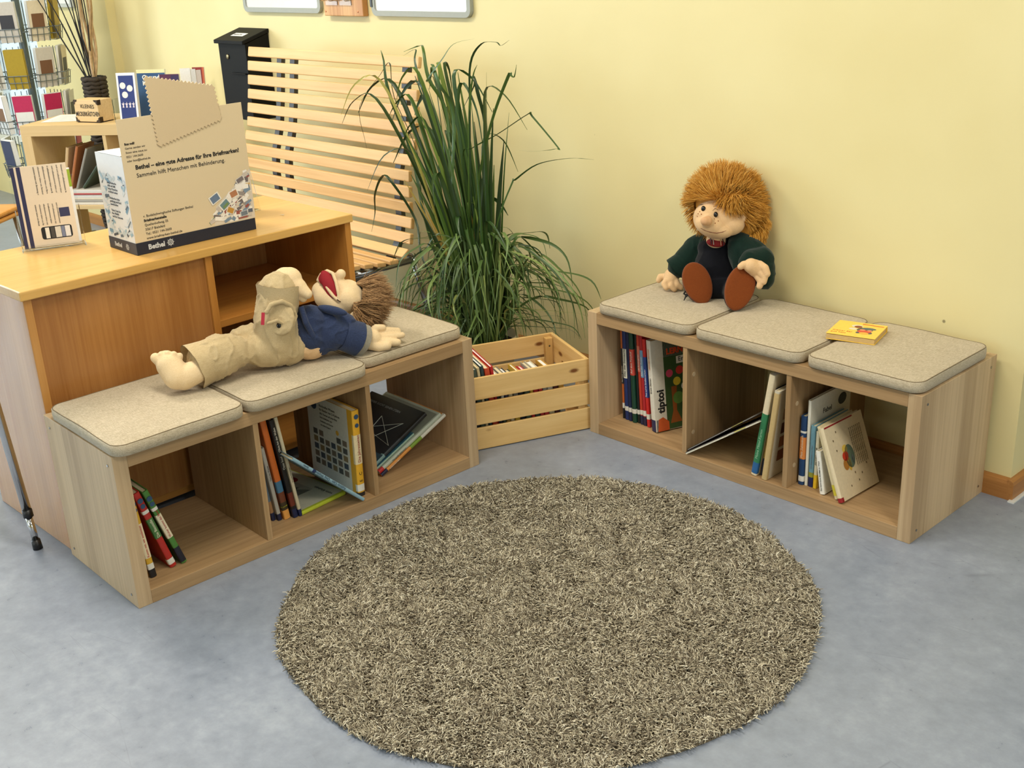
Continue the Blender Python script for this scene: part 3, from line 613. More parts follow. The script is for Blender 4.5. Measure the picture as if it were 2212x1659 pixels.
book('black book with white spine lettering in the middle opening', ML, 0.015, 0.312, 0.25, (26, 24, 24), G5, lean=-0.125, at=(0.5055, 0.060), bands=[(0.0, 0.09, (24, 34, 74)), (0.12, 0.26, (110, 46, 28))], texts=[('Opas Insel', 0.50, 0.010, (230, 224, 206)), ('Olivia bei den Walen', 0.68, 0.009, (230, 224, 206))])
book('cream hardcover leaning at the end of the row, with worn top', ML, 0.010, 0.318, 0.26, (212, 200, 168), G5, lean=-0.13, at=(0.5225, 0.056), bands=[(0.0, 0.07, (26, 38, 84))], texts=[('Die große Wörterreise', 0.35, 0.005, (90, 80, 60))])
t = lying('white picture book with a lime-green edge, lying flat on the shelf', tuple(ML @ Vector((0.530, 0.055, BT + 0.001))), 1.5588 + R(6), 0, 0, 0.012, 0.162, 0.26, (196, 208, 60), G5, covers=[(1, 0.04, 0.98, 0.02, 0.98, (222, 218, 196)), (1, 0.35, 0.8, 0.3, 0.75, (34, 32, 34))])
cover_text(t, 'vom kleinen', 0.016, (60, 56, 50), 1, 0.012, 0.02, 0.03, PI / 2 * 0)
cover_shape(t, circ(0.19, 0.045, 0.020, 16, 0.015), (150, 40, 36), 1, 0.012)
t = book('yellow seasons book standing against the divider, its white back showing small pictures', ML, 0.024, 0.268, 0.235, (224, 170, 46), G5, lean=0.02, yaw=R(0), at=(0.7165 - 0.008, 0.030), bands=[(0.06, 0.14, WH), (0.38, 0.72, (226, 210, 170)), (0.0, 0.045, (34, 34, 38))], texts=[('Die Jahreszeiten', 0.40, 0.013, (150, 40, 30)), ('C', 0.25, 0.014, (30, 30, 30)), ('E', 0.17, 0.014, (30, 30, 30))], covers=[(0, 0.12, 1.0, 0.0, 1.0, (214, 212, 200))]); knot(t, 0.024, 0.268, 0.93)
cover_shape(t, circ(0.20, 0.240, 0.016), (44, 70, 92), 0, 0.024)
for k in range(6): cover_text(t, ['Buchreihe Wissen', 'für Kinder von 2-4 Jahren', 'Alle Themen auf einen Blick', 'Erste Sachbücher zum', 'Entdecken und Staunen', 'mit vielen Klappen'][k], [0.011, 0.010, 0.008, 0.007, 0.007, 0.007][k], (70, 66, 60), 0, 0.024, 0.170, 0.240 - k * 0.012)
cover_shape(t, circ(0.085, 0.178, 0.008), (224, 170, 60), 0, 0.024)
for i in range(5):
    for j in range(6):
        if i == 0 and j in (2, 3): continue
        y_, z_ = 0.212 - j * 0.030, 0.145 - i * 0.024; cover_shape(t, [(y_, z_), (y_, z_ + 0.018), (y_ - 0.022, z_ + 0.018), (y_ - 0.022, z_)][::-1], [(84, 84, 80), (120, 106, 90), (70, 80, 92), (140, 120, 84)][(i * 3 + j) % 4], 0, 0.024)
# pale blue book slanting from the row down to the divider
mS = ML @ Matrix.Translation((0.7065, -0.0045, BT + 0.0100)) @ Matrix.Rotation(R(-46.5), 4, 'Y') @ Matrix.Translation((-0.010, 0, 0))
t = book('pale blue slim book slanting diagonally across the middle opening', None, 0.010, 0.295, 0.235, (138, 172, 188), G5, Mfull=mS, bands=[(0.70, 0.74, (26, 44, 90))], texts=[('Kathrin Cam · Oma Waldorf', 0.28, 0.011, (50, 70, 90)), ('Jumbo', 0.8, 0.008, (60, 80, 100))])

# --- counter bench, opening 3: three big books sloping to the left
G6 = 'big picture books sloping in the far opening of the counter bench'
def slope(label, x0, y0, z0, ang, w, h, d, cov, yaw=0, **k):
    m = ML @ Matrix.Translation((x0, y0, z0)) @ Matrix.Rotation(yaw, 4, 'Z') @ Matrix.Rotation(R(90) - ang, 4, 'Y') @ Matrix.Translation((-w, 0, 0))
    return book(label, None, w, h, d, cov, G6, Mfull=m, **k)
a_ = R(24); nx, nz = -math.sin(a_), math.cos(a_)
BX, BZ = 0.838, BT + 0.001
slope('thin orange and green edged book at the bottom of the sloping stack', BX, 0.088, BZ, a_, 0.010, 0.285, 0.26, (208, 140, 64), bands=[(0.0, 0.09, (26, 30, 60)), (0.45, 0.62, (120, 150, 50)), (0.62, 1.0, (206, 204, 190))], texts=[('zusammen lesen', 0.12, 0.007, (240, 230, 210))])
slope('pale grey-green picture book in the sloping stack, with red corner', BX + nx * .0106, 0.092, BZ + nz * .0106, a_, 0.012, 0.274, 0.28, (176, 184, 168), bands=[(0.0, 0.07, (180, 40, 40))], covers=[(0, 0.03, 0.98, 0.03, 0.97, (132, 136, 122))], texts=[('Das große Bilderbuch', 0.2, 0.007, (90, 90, 80))])
slope('teal picture book under the black one in the sloping stack', BX + nx * .0232, 0.100, BZ + nz * .0232, a_, 0.009, 0.165, 0.27, (56, 104, 120), bands=[(0.0, 1.0, (150, 176, 160))], covers=[(0, 0, 1, 0, 1, (50, 98, 120))])
t = slope('big black picture book with a white star drawing, topmost of the sloping stack', BX + nx * .0330, 0.104, BZ + nz * .0330, R(26), 0.013, 0.236, 0.28, (40, 44, 48), covers=[(0, 0, 1, 0, 0.18, (56, 84, 100))], bands=[(0.5, 1.0, (24, 24, 26)), (0.0, 0.2, (120, 150, 150))])
st = [(0.150, 0.045), (0.165, 0.165), (0.035, 0.080), (0.185, 0.105), (0.060, 0.170), (0.150, 0.045)]
for i in range(5): obj('cover_picture', MB().tube([(-0.0009, st[i][0] - .02, st[i][1]), (-0.0009, st[i + 1][0] - .02, st[i + 1][1])], 0.0010, 5), paint((176, 180, 170)), t)
lettering('PAPIER SUCHT SEINEN STERN', 0.012, paint((150, 156, 156)), t, basis((0, -1, 0), (0, 0, 1), (-0.0012, 0.25, 0.198)), name='cover_lettering')

# ------------------------------------------------------------------ crate and its books
CA = math.atan2(0.362, 0.151)
MK = Matrix.Translation((-2.430, 2.580, 0)) @ Matrix.Rotation(CA, 4, 'Z') @ Matrix.Translation((-0.46, 0, 0))
t = thing('wooden_crate', 'slatted pine crate full of books, standing on the floor between the two benches', 'crate', matrix=MK)
KL, KD, KH = 0.46, 0.31, 0.25
for yy in (0, KD - 0.010):
    for k in range(3):
        z = 0.003 + k * 0.086; box('slat', (0, yy, z), (KL, yy + 0.010, z + 0.075), PINE[0], t, 0.002)
for xx in (0.0, KL - 0.012):
    z0_, z1_ = 0.003, 0.078; box('end_board', (xx, 0.0105, z0_), (xx + 0.012, KD - 0.0105, z1_), PINE[1], t, 0.002)
    z0_, z1_ = 0.150, 0.25
    pl = [(0.0105, z1_), (0.0105, z0_), (0.095, z0_), (0.105, z0_ + 0.028), (0.205, z0_ + 0.028), (0.215, z0_), (KD - 0.0105, z0_), (KD - 0.0105, z1_)]
    obj('end_board', MB().prism(pl, xx, xx + 0.012, 0), PINE[1], t, bevel=0.002)
for xx in (0.0125, KL - 0.0125 - 0.026):
    for yy in (0.0105, KD - 0.0105 - 0.022):
        pst = box('corner_post', (xx, yy, 0.008), (xx + 0.026, yy + 0.022, 0.240), PINE[2], t, 0.002)
        s_ = -1 if yy > 0.1 else 1
        for zz in (0.05, 0.13, 0.212): obj('screw', MB().ell((xx + 0.013, yy + (0.022 if s_ > 0 else 0), zz), (0.0035, 0.0015, 0.0035), n=6), flat('dark_screw', (84, 80, 66), 0.4, 0.05, metal=0.6), pst)
box('crate_floor', (0.0125, 0.0105, 0.003), (KL - 0.0125, KD - 0.0105, 0.0075), PINE[0], t, 0)
GK = 'books packed in the pine crate'
cols = [(30, 34, 44), (60, 76, 66), (196, 180, 140), (38, 60, 66), (190, 70, 40), (178, 32, 36), (30, 32, 40), (200, 200, 194), (60, 60, 84), (206, 190, 150), (122, 120, 112), (40, 44, 48), (60, 76, 60), (196, 160, 50), (180, 36, 40), (200, 60, 60), (150, 150, 140), (210, 204, 184), (84, 40, 36), (196, 150, 60)]
nm = ['black', 'moss green', 'cream', 'dark teal', 'orange-red', 'scarlet', 'charcoal', 'pale grey', 'slate blue', 'sand-coloured', 'mid grey', 'blackish green', 'olive green', 'mustard', 'crimson', 'coral red', 'stone grey', 'ivory', 'maroon', 'ochre']
x = 0.050; g = random.Random(3)
for i, c_ in enumerate(cols):
    w_ = 0.009 + 0.010 * g.random(); tall = i < 6
    h_ = (0.252 + 0.02 * g.random()) if tall else (0.168 + 0.02 * g.random())
    if x + w_ > KL - 0.055: break
    book('%s book standing in the pine crate, number %s counted from the counter side' % (nm[i], ['one', 'two', 'three', 'four', 'five', 'six', 'seven', 'eight', 'nine', 'ten', 'eleven', 'twelve', 'thirteen', 'fourteen', 'fifteen', 'sixteen', 'seventeen', 'eighteen', 'nineteen', 'twenty'][i]),
         MK, w_, h_, 0.20, c_, GK, lean=-(0.10 if tall else 0.04), at=(x + (0.024 if tall else 0.008), 0.014 + 0.004 * g.random()), z0=0.0085, bands=[(0.06, 0.14, (218, 214, 200))] if i % 3 == 0 else [(0.3, 0.42, cols[(i * 7 + 3) % 20])], page=WHITE if i % 2 else None)
    x += w_ + 0.0022

# ------------------------------------------------------------------ potted grass plant
MP = (-3.03, 2.66, 0)
t = thing('potted_plant', 'tall artificial grass plant with long arching blades, in a pale pot behind the crate', 'plant', MP)
obj('pot', MB().lathe([(0.085, 0.0), (0.092, 0.004), (0.118, 0.155), (0.124, 0.16), (0.124, 0.182), (0.116, 0.184), (0.110, 0.150), (0.001, 0.148)], 40), flat('pot_cream', (206, 192, 158), 0.45, 0.05), t, smooth=True)
obj('soil', MB().lathe([(0.11, 0.150), (0.07, 0.158), (0.001, 0.162)], 24, capb=False), flat('soil_dark', (38, 32, 24), 0.95, 0.3, 300), t)
def blades(lst):
    """lst of (points, width); each blade is a folded ribbon tapering to its tip"""
    mb = MB()
    for pts, wd in lst:
        P = [Vector(p) for p in pts]; Q = []
        # Catmull-Rom through the control points, sharper at kinks
        for i in range(len(P) - 1):
            p0, p1, p2, p3 = P[max(i - 1, 0)], P[i], P[i + 1], P[min(i + 2, len(P) - 1)]
            n_ = 5
            for k in range(n_):
                s = k / n_; Q.append(0.5 * ((2 * p1) + (p2 - p0) * s + (2 * p0 - 5 * p1 + 4 * p2 - p3) * s * s + (3 * p1 - p0 - 3 * p2 + p3) * s ** 3))
        Q.append(P[-1]); n = len(Q); vs = []
        side = Vector((rng.uniform(-1, 1), rng.uniform(-1, 1), 0)) + Vector((0.7, 0.7, 0))
        for i, q in enumerate(Q):
            tg = (Q[min(i + 1, n - 1)] - Q[max(i - 1, 0)]).normalized(); x = (side - tg * side.dot(tg)).normalized(); nn = x.cross(tg)
            s = i / (n - 1); w_ = wd * (0.55 + 0.9 * s if s < 0.5 else 1.0 * max(0.06, (1 - s) * 2) ** 0.8)
            vs += [q - x * w_ / 2, q + nn * w_ * 0.16, q + x * w_ / 2]
        fs = [(i * 3 + j, i * 3 + j + 1, (i + 1) * 3 + j + 1, (i + 1) * 3 + j) for i in range(n - 1) for j in (0, 1)]
        mb.add(vs, fs)
    return mb
KEY = [
 (11, [(-3090,2620,222),(-2985,2620,716),(-2895,2620,961),(-2799,2620,1124),(-2786,2620,1127),(-2771,2620,1124),(-2758,2620,1162)]),
 (7, [(-3060,2640,500),(-3048,2620,831),(-2970,2598,881),(-2896,2650,927),(-2697,2603,1013),(-2687,2613,1005),(-2610,2646,910),(-2612,2640,905),(-2650,2592,901),(-2778,2631,886)]),
 (7, [(-2963,2620,387),(-2860,2598,640),(-2800,2620,782),(-2790,2620,788),(-2663,2603,856),(-2528,2613,887),(-2454,2646,885)]),
 (12, [(-3064,2620,227),(-2964,2598,597),(-2956,2650,908),(-2945,2613,1069),(-2962,2613,1118),(-2998,2646,1081),(-3004,2592,1006)]),
 (15, [(-3110,2620,205),(-3240,2598,553),(-3369,2650,816),(-3416,2603,1039),(-3445,2613,1148),(-3500,2646,1180)]),
 (10, [(-3100,2620,202),(-3251,2598,580),(-3335,2650,817),(-3387,2603,1025),(-3410,2613,1140),(-3517,2646,1092),(-3587,2592,980),(-3627,2631,848),(-3620,2633,807)]),
 (14, [(-3090,2620,213),(-3144,2598,601),(-3221,2650,882),(-3235,2603,1093),(-3266,2613,1158),(-3299,2646,1190),(-3302,2592,1173)]),
 (13, [(-3080,2620,232),(-3100,2598,657),(-3154,2650,967),(-3184,2603,1100),(-3215,2613,1196),(-3274,2646,1203),(-3298,2592,1187)]),
 (20, [(-3070,2620,219),(-3092,2598,662),(-3120,2650,971),(-3129,2603,1084),(-3168,2613,1143),(-3220,2646,1139)]),
 (9, [(-3060,2620,234),(-3024,2620,742),(-2996,2620,1015),(-2971,2620,1116),(-2947,2620,1154)]),
 (8, [(-3050,2620,224),(-3016,2620,743),(-2996,2620,1015),(-2980,2620,1158),(-2920,2620,1222),(-2850,2620,1229),(-2827,2620,1219),(-2787,2620,1237)]),
 (11, [(-3120,2620,215),(-3281,2598,435),(-3376,2650,567),(-3455,2603,720),(-3519,2613,717),(-3569,2613,647),(-3624,2646,562),(-3583,2592,503)]),
 (8, [(-3090,2620,211),(-3108,2598,706),(-3206,2650,1076),(-3196,2603,1090),(-3106,2603,1167),(-3052,2613,1218),(-2983,2646,1234)]),
 (16, [(-3100,2620,250),(-3165,2598,484),(-3209,2650,665),(-3231,2603,834),(-3286,2613,899),(-3379,2646,885),(-3440,2640,800)]),
 (16, [(-3040,2640,230),(-3050,2640,600),(-3075,2640,850),(-3085,2640,1000),(-3050,2640,1090),(-2985,2640,1000),(-2960,2640,860)])]
hi = [([tuple(c / 1000 - o for c, o in zip(p, MP)) for p in pts], w_ / 1000) for w_, pts in KEY]
for i in range(115):   # upright blades of the tall tuft
    a = rng.uniform(0, 2 * PI); r0 = rng.uniform(0.0, 0.06); H = rng.uniform(0.30, 0.98); ln = rng.uniform(0.02, 0.26) * H
    ox, oy = r0 * math.cos(a), r0 * math.sin(a); lx, ly = math.cos(a) * ln * 1.1 - 0.13 * H, math.sin(a) * ln * 0.7 - 0.07 * H
    p = [(ox, oy, 0.155), (ox + lx * .25, oy + ly * .25, 0.16 + H * .35), (ox + lx * .6, oy + ly * .6, 0.16 + H * .72), (ox + lx, oy + ly, 0.16 + H)]
    if i % 3 == 0:
        q = rng.uniform(0.05, 0.14); p += [(ox + lx * 1.1 + q * math.cos(a) * .7, oy + ly * 1.1 + q * math.sin(a) * .5, 0.16 + H - 0.01), (ox + lx * 1.1 + q * 1.5 * math.cos(a), oy + ly * 1.1 + q * math.sin(a) * .8, 0.16 + H - q)]
    hi.append(([(x_, min(y_, 0.27), z_) for x_, y_, z_ in p], rng.uniform(0.011, 0.024)))
obj('tall_leaves', blades(hi), LEAF, t, smooth=True)
lo = []
for i in range(330):  # arching fountain of finer blades around the foot
    a = rng.uniform(0, 2 * PI); r0 = rng.uniform(0.02, 0.075); reach = rng.uniform(0.08, 0.36); H = rng.uniform(0.08, 0.46)
    # the wall is close behind and the bench end and crate are in front, so those arcs stay short
    ca, sa = math.cos(a), math.sin(a)
    if sa > 0.1: reach = min(reach, 0.26 / sa)
    if sa < -0.2: reach = min(reach, 0.24)
    st_ = rng.uniform(0.22, 0.5); tw_ = rng.uniform(-0.7, 0.7); e0 = rng.uniform(0.35, 1.05); dr = rng.uniform(0.0, 0.85)
    def pt(u, z_, k=0.0): return ((r0 + reach * u) * math.cos(a + tw_ * k * u), (r0 + reach * u) * math.sin(a + tw_ * k * u), max(0.05, 0.155 + z_))
    p = [pt(0, 0), pt(.18, H * .55, .5), pt(st_, H * .93, .8), pt(max(st_ + .15, .72), H * (0.98 - 0.25 * dr), 1), pt(.98, H * (0.95 - 0.6 * dr), 1), pt(1.0 + .12 * e0, H * (0.85 - 0.95 * dr) - 0.02, 1.1)]
    # keep blades out of bench end, crate and wall
    ok = True
    for (x_, y_, z_) in p:
        X, Y = x_ + MP[0], y_ + MP[1]
        if Y > WY - 0.03 or (X > -2.96 and Y < 2.16 and z_ < 0.5): ok = False
        c_ = MK.inverted() @ Vector((X, Y, z_))
        if -0.02 < c_.x < KL + 0.02 and -0.02 < c_.y < KD + 0.02 and z_ < 0.27: ok = False
    if ok: lo.append((p, rng.choice([0.004, 0.005, 0.007, 0.010, 0.014])))
obj('arching_leaves', blades(lo), LEAFS, t, smooth=True)

# ------------------------------------------------------------------ slatted bench by the wall
SX0, SX1 = -4.60, -3.42
PROF = [(2.757, 1.154), (2.744, 1.089), (2.728, 0.971), (2.704, 0.831), (2.668, 0.724), (2.661, 0.637), (2.662, 0.546), (2.645, 0.456), (2.598, 0.420), (2.545, 0.423), (2.510, 0.424), (2.462, 0.430), (2.41, 0.436), (2.355, 0.440)]
def along(s):
    pr = [Vector((0, a, b)) for a, b in PROF]
    for i in range(len(pr) - 1):
        L = (pr[i + 1] - pr[i]).length
        if s <= L: return pr[i].lerp(pr[i + 1], s / L), (pr[i + 1] - pr[i]).normalized()
        s -= L
    return pr[-1], (pr[-1] - pr[-2]).normalized()
tot = sum((Vector(PROF[i + 1]) - Vector(PROF[i])).length for i in range(len(PROF) - 1))
t = thing('slatted_bench', 'birch bench with high curved back of horizontal slats, behind the counter', 'bench', (0, 0, 0))
NS = 17; pitch = tot / NS
for i in range(NS):
    p, tg = along((i + 0.40) * pitch); y_ = tg; nrm = Vector((1, 0, 0)).cross(tg)
    m = Matrix(((1, 0, 0), (0, y_.y, nrm.y), (0, y_.z, nrm.z))).transposed() if False else None
    hw, th_ = 0.0208, 0.018
    c = [p - tg * hw, p + tg * hw, p + tg * hw + nrm * th_, p - tg * hw + nrm * th_]
    if nrm.y > 0: pass
    vs = [(SX0, q.y, q.z) for q in c] + [(SX1, q.y, q.z) for q in c]
    o = obj('slat', MB().add(vs, [(0, 1, 2, 3), (7, 6, 5, 4), (0, 4, 5, 1), (1, 5, 6, 2), (2, 6, 7, 3), (3, 7, 4, 0)]), BIRCH, t, bevel=0.004)
DG = flat('dark_grey_metal', (66, 68, 70), 0.45, 0.08)
for X in (SX0 + 0.22, SX0 + 0.32, SX1 - 0.10):   # upright frame strips behind the slats
    pts = []
    for k in range(0, 26):
        p, tg = along(0.03 + (tot - 0.05) * k / 25); nrm = Vector((1, 0, 0)).cross(tg); off = 0.018 + 0.012
        pts.append((p + nrm * (off if nrm.z < 0 or nrm.y > 0 else -0.012), tg))
    vs = []
    for p, tg in pts:
        nrm = Vector((1, 0, 0)).cross(tg)
        for dx in (-0.017, 0.017):
            for dn in (-0.010, 0.010): q = p + nrm * dn; vs.append((X + dx, q.y, q.z))
    fs = []
    for k in range(25):
        a = k * 4; b_ = a + 4; fs += [(a, a + 1, b_ + 1, b_), (a + 1, a + 3, b_ + 3, b_ + 1), (a + 3, a + 2, b_ + 2, b_ + 3), (a + 2, a, b_, b_ + 2)]
    obj('frame_strip', MB().add(vs, fs + [(0, 1, 3, 2), (100, 102, 103, 101)]), DG, t)
for X in (SX0 + 0.12, SX1 - 0.055):
    for (ya, za, yb) in ((2.70, 0.41, 2.80), (2.40, 0.41, 2.36)):
        obj('leg', MB().tube([(X, ya, za - 0.012), (X, (ya + yb) / 2, za / 2), (X, yb, 0.0)], 0.014, 12), STEEL, t, smooth=True)
    obj('cross_rail', MB().tube([(X, 2.38, 0.385), (X, 2.70, 0.385)], 0.012, 10), STEEL, t, smooth=True)
obj('cross_rail', MB().tube([(SX0 + 0.12, 2.705, 0.40), (SX1 - 0.055, 2.705, 0.40)], 0.012, 10), STEEL, t, smooth=True)
# things under the slatted bench
t = thing('storage_box', 'pale grey plastic storage box with a dark lid and wire handle, under the slatted bench', 'box', (-3.69, 2.44, 0), R(-2))
mb = MB(); mb.box((-0.17, -0.13, 0.0), (0.17, 0.13, 0.30)); obj('box_body', mb, flat('box_grey', (176, 176, 164), 0.5, 0.05), t, bevel=0.01)
box('lid', (-0.18, -0.14, 0.3005), (0.18, 0.14, 0.330), flat('lid_black_brown', (40, 36, 32), 0.5, 0.1), t, 0.006)
obj('handle', MB().tube([(0.10, -0.02, 0.327), (0.10, -0.015, 0.350), (0.10, 0.0, 0.358), (0.10, 0.015, 0.350), (0.10, 0.02, 0.327)], 0.003, 8), DG, t, smooth=True)
t = thing('plastic_crate', 'small bluish white plastic crate beside the storage box under the slatted bench', 'crate', (-4.09, 2.50, 0), 0)
mb = MB().box((-0.15, -0.12, 0), (0.15, 0.12, 0.006))
for (a, b_) in (((-0.15, -0.12, 0.006), (0.15, -0.114, 0.34)), ((-0.15, 0.114, 0.006), (0.15, 0.12, 0.34)), ((-0.15, -0.114, 0.006), (-0.144, 0.114, 0.34)), ((0.144, -0.114, 0.006), (0.15, 0.114, 0.34))): mb.box(a, b_)
obj('crate_body', mb, flat('plastic_bluish', (186, 198, 204), 0.4, 0.03), t)
obj('rim', MB().box((-0.158, -0.128, 0.3405), (0.158, -0.11, 0.35)).box((-0.158, 0.11, 0.3405), (0.158, 0.128, 0.35)).box((-0.158, -0.11, 0.3405), (-0.14, 0.11, 0.35)).box((0.14, -0.11, 0.3405), (0.158, 0.11, 0.35)), flat('plastic_bluish', (186, 198, 204), 0.4, 0.03), t)

# ------------------------------------------------------------------ letter box on the wall
t = thing('letter_box', 'black metal letter box with sloping lid, on the wall beside the slatted bench', 'mailbox', (-5.045, WY, 0))
BK = flat('black_enamel', (9, 9, 10), 0.6, 0.06, spec=0.2)
mb = MB().prism([(-0.001, 0.80), (-0.13, 0.80), (-0.13, 1.145), (-0.001, 1.185)], 0.008, 0.247, 0); obj('box_body', mb, BK, t, bevel=0.002)
mb = MB().prism([(-0.001, 1.187), (-0.148, 1.143), (-0.148, 1.160), (-0.001, 1.205)], 0.0, 0.255, 0); obj('lid', mb, BK, t, bevel=0.003)
sl = math.atan2(0.045, 0.147)
m = Matrix.Translation((0.075, -0.098, 1.1756)) @ Matrix.Rotation(sl, 4, 'X')
st_ = obj('sticker', MB().box((0, 0, 0), (0.105, 0.034, 0.0006)), WHITE, t); st_.matrix_basis = m
lettering('BRIEFKASTEN', 0.012, INK, st_, basis((1, 0, 0), (0, 1, 0), (0.008, 0.012, 0.0010)))
obj('lock', MB().lathe([(0.011, 0.0), (0.011, 0.004), (0.007, 0.006), (0.001, 0.006)], 20, M=Matrix.Translation((0.085, -0.1305, 1.085)) @ Matrix.Rotation(PI / 2, 4, 'X')), flat('lock_brass', (150, 140, 110), 0.3, 0.05, metal=0.9), t, smooth=True)
box('handle', (0.12, -0.142, 1.01), (0.24, -0.1305, 1.016), BK, t)

# ------------------------------------------------------------------ white boards and hook board
def whiteboard(label, x0, x1, z0):
    t = thing('whiteboard', label, 'whiteboard', (x0, WY, z0), group='whiteboards on the yellow wall'); w_ = x1 - x0; h_ = 0.44; rc = 0.03
    def rr(ins, r_):
        pts = []
        for cx_, cz_, a0 in ((w_ - ins - r_, h_ - ins - r_, 0), (ins + r_, h_ - ins - r_, 90), (ins + r_, ins + r_, 180), (w_ - ins - r_, ins + r_, 270)):
            for k in range(7): a = R(a0 + 15 * k); pts.append((cx_ + r_ * math.cos(a), cz_ + r_ * math.sin(a)))
        return pts
    o_, i_ = rr(0, rc), rr(0.021, 0.012); n = len(o_); vs = [(a, -0.018, b_) for a, b_ in o_] + [(a, -0.018, b_) for a, b_ in i_] + [(a, -0.001, b_) for a, b_ in o_] + [(a, -0.012, b_) for a, b_ in i_]
    fs = []
    for j in range(n):
        k = (j + 1) % n; fs += [(j, k, n + k, n + j), (2 * n + j, 2 * n + k, k, j), (n + j, n + k, 3 * n + k, 3 * n + j)]
    obj('frame', MB().add(vs, fs), flat('frame_aluminium', (160, 163, 154), 0.5, 0.04), t, bevel=0.001)
    obj('writing_surface', MB().prism(rr(0.0208, 0.012), -0.0115, -0.0015, 1), flat('board_white', (224, 224, 222), 0.15, 0.02), t)
    return t
whiteboard('whiteboard on the yellow wall, left of the hook board', -4.958, -4.335, 1.276)
t = whiteboard('whiteboard on the yellow wall, right of the wooden hook board', -3.972, -3.366, 1.270)
box('marker_clip', (-0.004, -0.022, 0.035), (0.010, -0.0185, 0.075), DG, t)
t = thing('hook_board', 'small beech board with four metal hooks between the two whiteboards', 'hook board', (-4.292, WY, 1.268))
box('board', (0, -0.028, 0), (0.275, -0.001, 0.26), wood('beech_block', (186, 132, 78), (222, 176, 118), 2, 0.4, plank=0.06), t, 0.003)
for x_ in (0.012, 0.075, 0.12, 0.185, 0.0):
    if x_ == 0.0: continue
    obj('hook', MB().tube([(x_, -0.0285, 0.062), (x_, -0.048, 0.062), (x_ + 0.002, -0.054, 0.066), (x_ + 0.002, -0.055, 0.075)], 0.0022, 8), CHROME, t, smooth=True)
for x_ in (0.022, 0.120): box('clear_pocket', (x_, -0.034, 0.044), (x_ + 0.085, -0.031, 0.20), ACRYL, t, 0)
mb = MB()
for x_ in (0.012, 0.240): obj('screw', MB().ell((x_, -0.0285, 0.018), (0.004, 0.0015, 0.004), n=6), flat('screw_copper', (190, 120, 80), 0.3, 0.03, metal=0.9), t)
t = thing('notice_frame', 'white framed notice with small print, hanging at the top left above the dried branches', 'frame', (-7.33, WY - 0.05, 1.285))
box('frame', (0, -0.02, 0), (0.62, -0.001, 0.40), flat('frame_light_grey', (196, 200, 198), 0.3, 0.03), t, 0.004)
box('notice_sheet', (0.03, -0.022, 0.022), (0.59, -0.0202, 0.375), WHITE, t, 0)
lettering('Bitte  nehmen  Sie  Platz', 0.03, paint((110, 120, 130)), t, basis((1, 0, 0), (0, 0, 1), (0.06, -0.0226, 0.035)))

# ------------------------------------------------------------------ stamp collection box on the counter
MS_ = Matrix.Translation((-3.028, 1.382, CHt + 0.0006)) @ Matrix.Rotation(R(90.5), 4, 'Z')   # x along the front, y away from the room
t = thing('donation_box', 'large cardboard stamp-collecting box with dark blue foot and printed front, standing on the beech counter', 'box', matrix=MS_)
BW, BDp, BHh = 0.385, 0.165, 0.275
CARD = flat('printed_card_beige', (214, 194, 158), 0.6, 0.02, 400); CARDS = flat('printed_card_white', (232, 236, 240), 0.5, 0.02)
HP = 0.375
mb = MB()
box('front_panel', (0, 0, 0.034), (BW + 0.004, 0.002, HP), CARD, t, 0.0006)
obj('box_body', MB().box((0.0, 0.0022, 0.034), (0.0016, BDp, BHh)).box((BW - 0.0016, 0.0022, 0.034), (BW, BDp, BHh)).box((0.0016, BDp - 0.0016, 0.034), (BW - 0.0016, BDp, BHh)).box((0.0016, 0.012, BHh - 0.004), (BW - 0.0016, BDp - 0.002, BHh - 0.002)), CARDS, t)
obj('base_band', MB().box((-0.0012, -0.0014, 0), (BW + 0.0012, BDp + 0.001, 0.034)), NAVY, t, bevel=0.0008)
for (a, b_) in (((0.01, 0.02), (0.02, 0.03)), ((0.03, 0.10), (0.03, 0.13))): pass
obj('lid_flap', MB().prism([(0.0, 0.01), (0.05, 0.02), (0.05, 0.14), (0.0, 0.15)], BHh + 0.0006, BHh + 0.0022, 2), CARDS, t)
# die-cut stamp shape with a perforated edge standing above the panel
cs = [(0.101, 0.476), (0.304, 0.430), (0.315, 0.337), (0.113, 0.290)]
poly = []
for i in range(4):
    a, b_ = Vector(cs[i]), Vector(cs[(i + 1) % 4]); L = (b_ - a).length; n_ = max(4, int(L / 0.0115)); nrm = Vector(((b_ - a).y, -(b_ - a).x)).normalized()
    for k in range(n_):
        for s_ in (0.0, 0.2, 0.35, 0.5, 0.65, 0.8):
            u_ = (k + s_) / n_; bulge = math.sin(PI * min(1, max(0, (s_ - 0.1) / 0.8))) * 0.0050
            poly.append(tuple(a.lerp(b_, u_) - nrm * bulge))
obj('stamp_cutout', MB().prism(poly[::-1], -0.0032, -0.0006, 1), flat('printed_card_tan', (206, 184, 148), 0.65, 0.02, 400), t)
def bt(s, size, x_, z_, bold=0, m_=None, al='LEFT'):
    lettering(s, size, m_ or INK, t, basis((1, 0, 0), (0, 0, 1), (x_, -0.0006, z_)), bold=bold, name='printed_lettering')
bt('Bethel – eine gute Adresse für Ihre Briefmarken!', 0.0166, 0.034, 0.236, 0.0005)
bt('Sammeln hilft Menschen mit Behinderung.', 0.0164, 0.034, 0.214)
for k, s_ in enumerate(('Box voll?', 'Gerne senden wir', 'Ihnen eine neue zu:', '0521 144-3600', 'oder box@bethel.de')): bt(s_, 0.0082, 0.013, 0.305 - k * 0.0115, 0.0004 if k == 0 else 0, paint((60, 54, 46)))
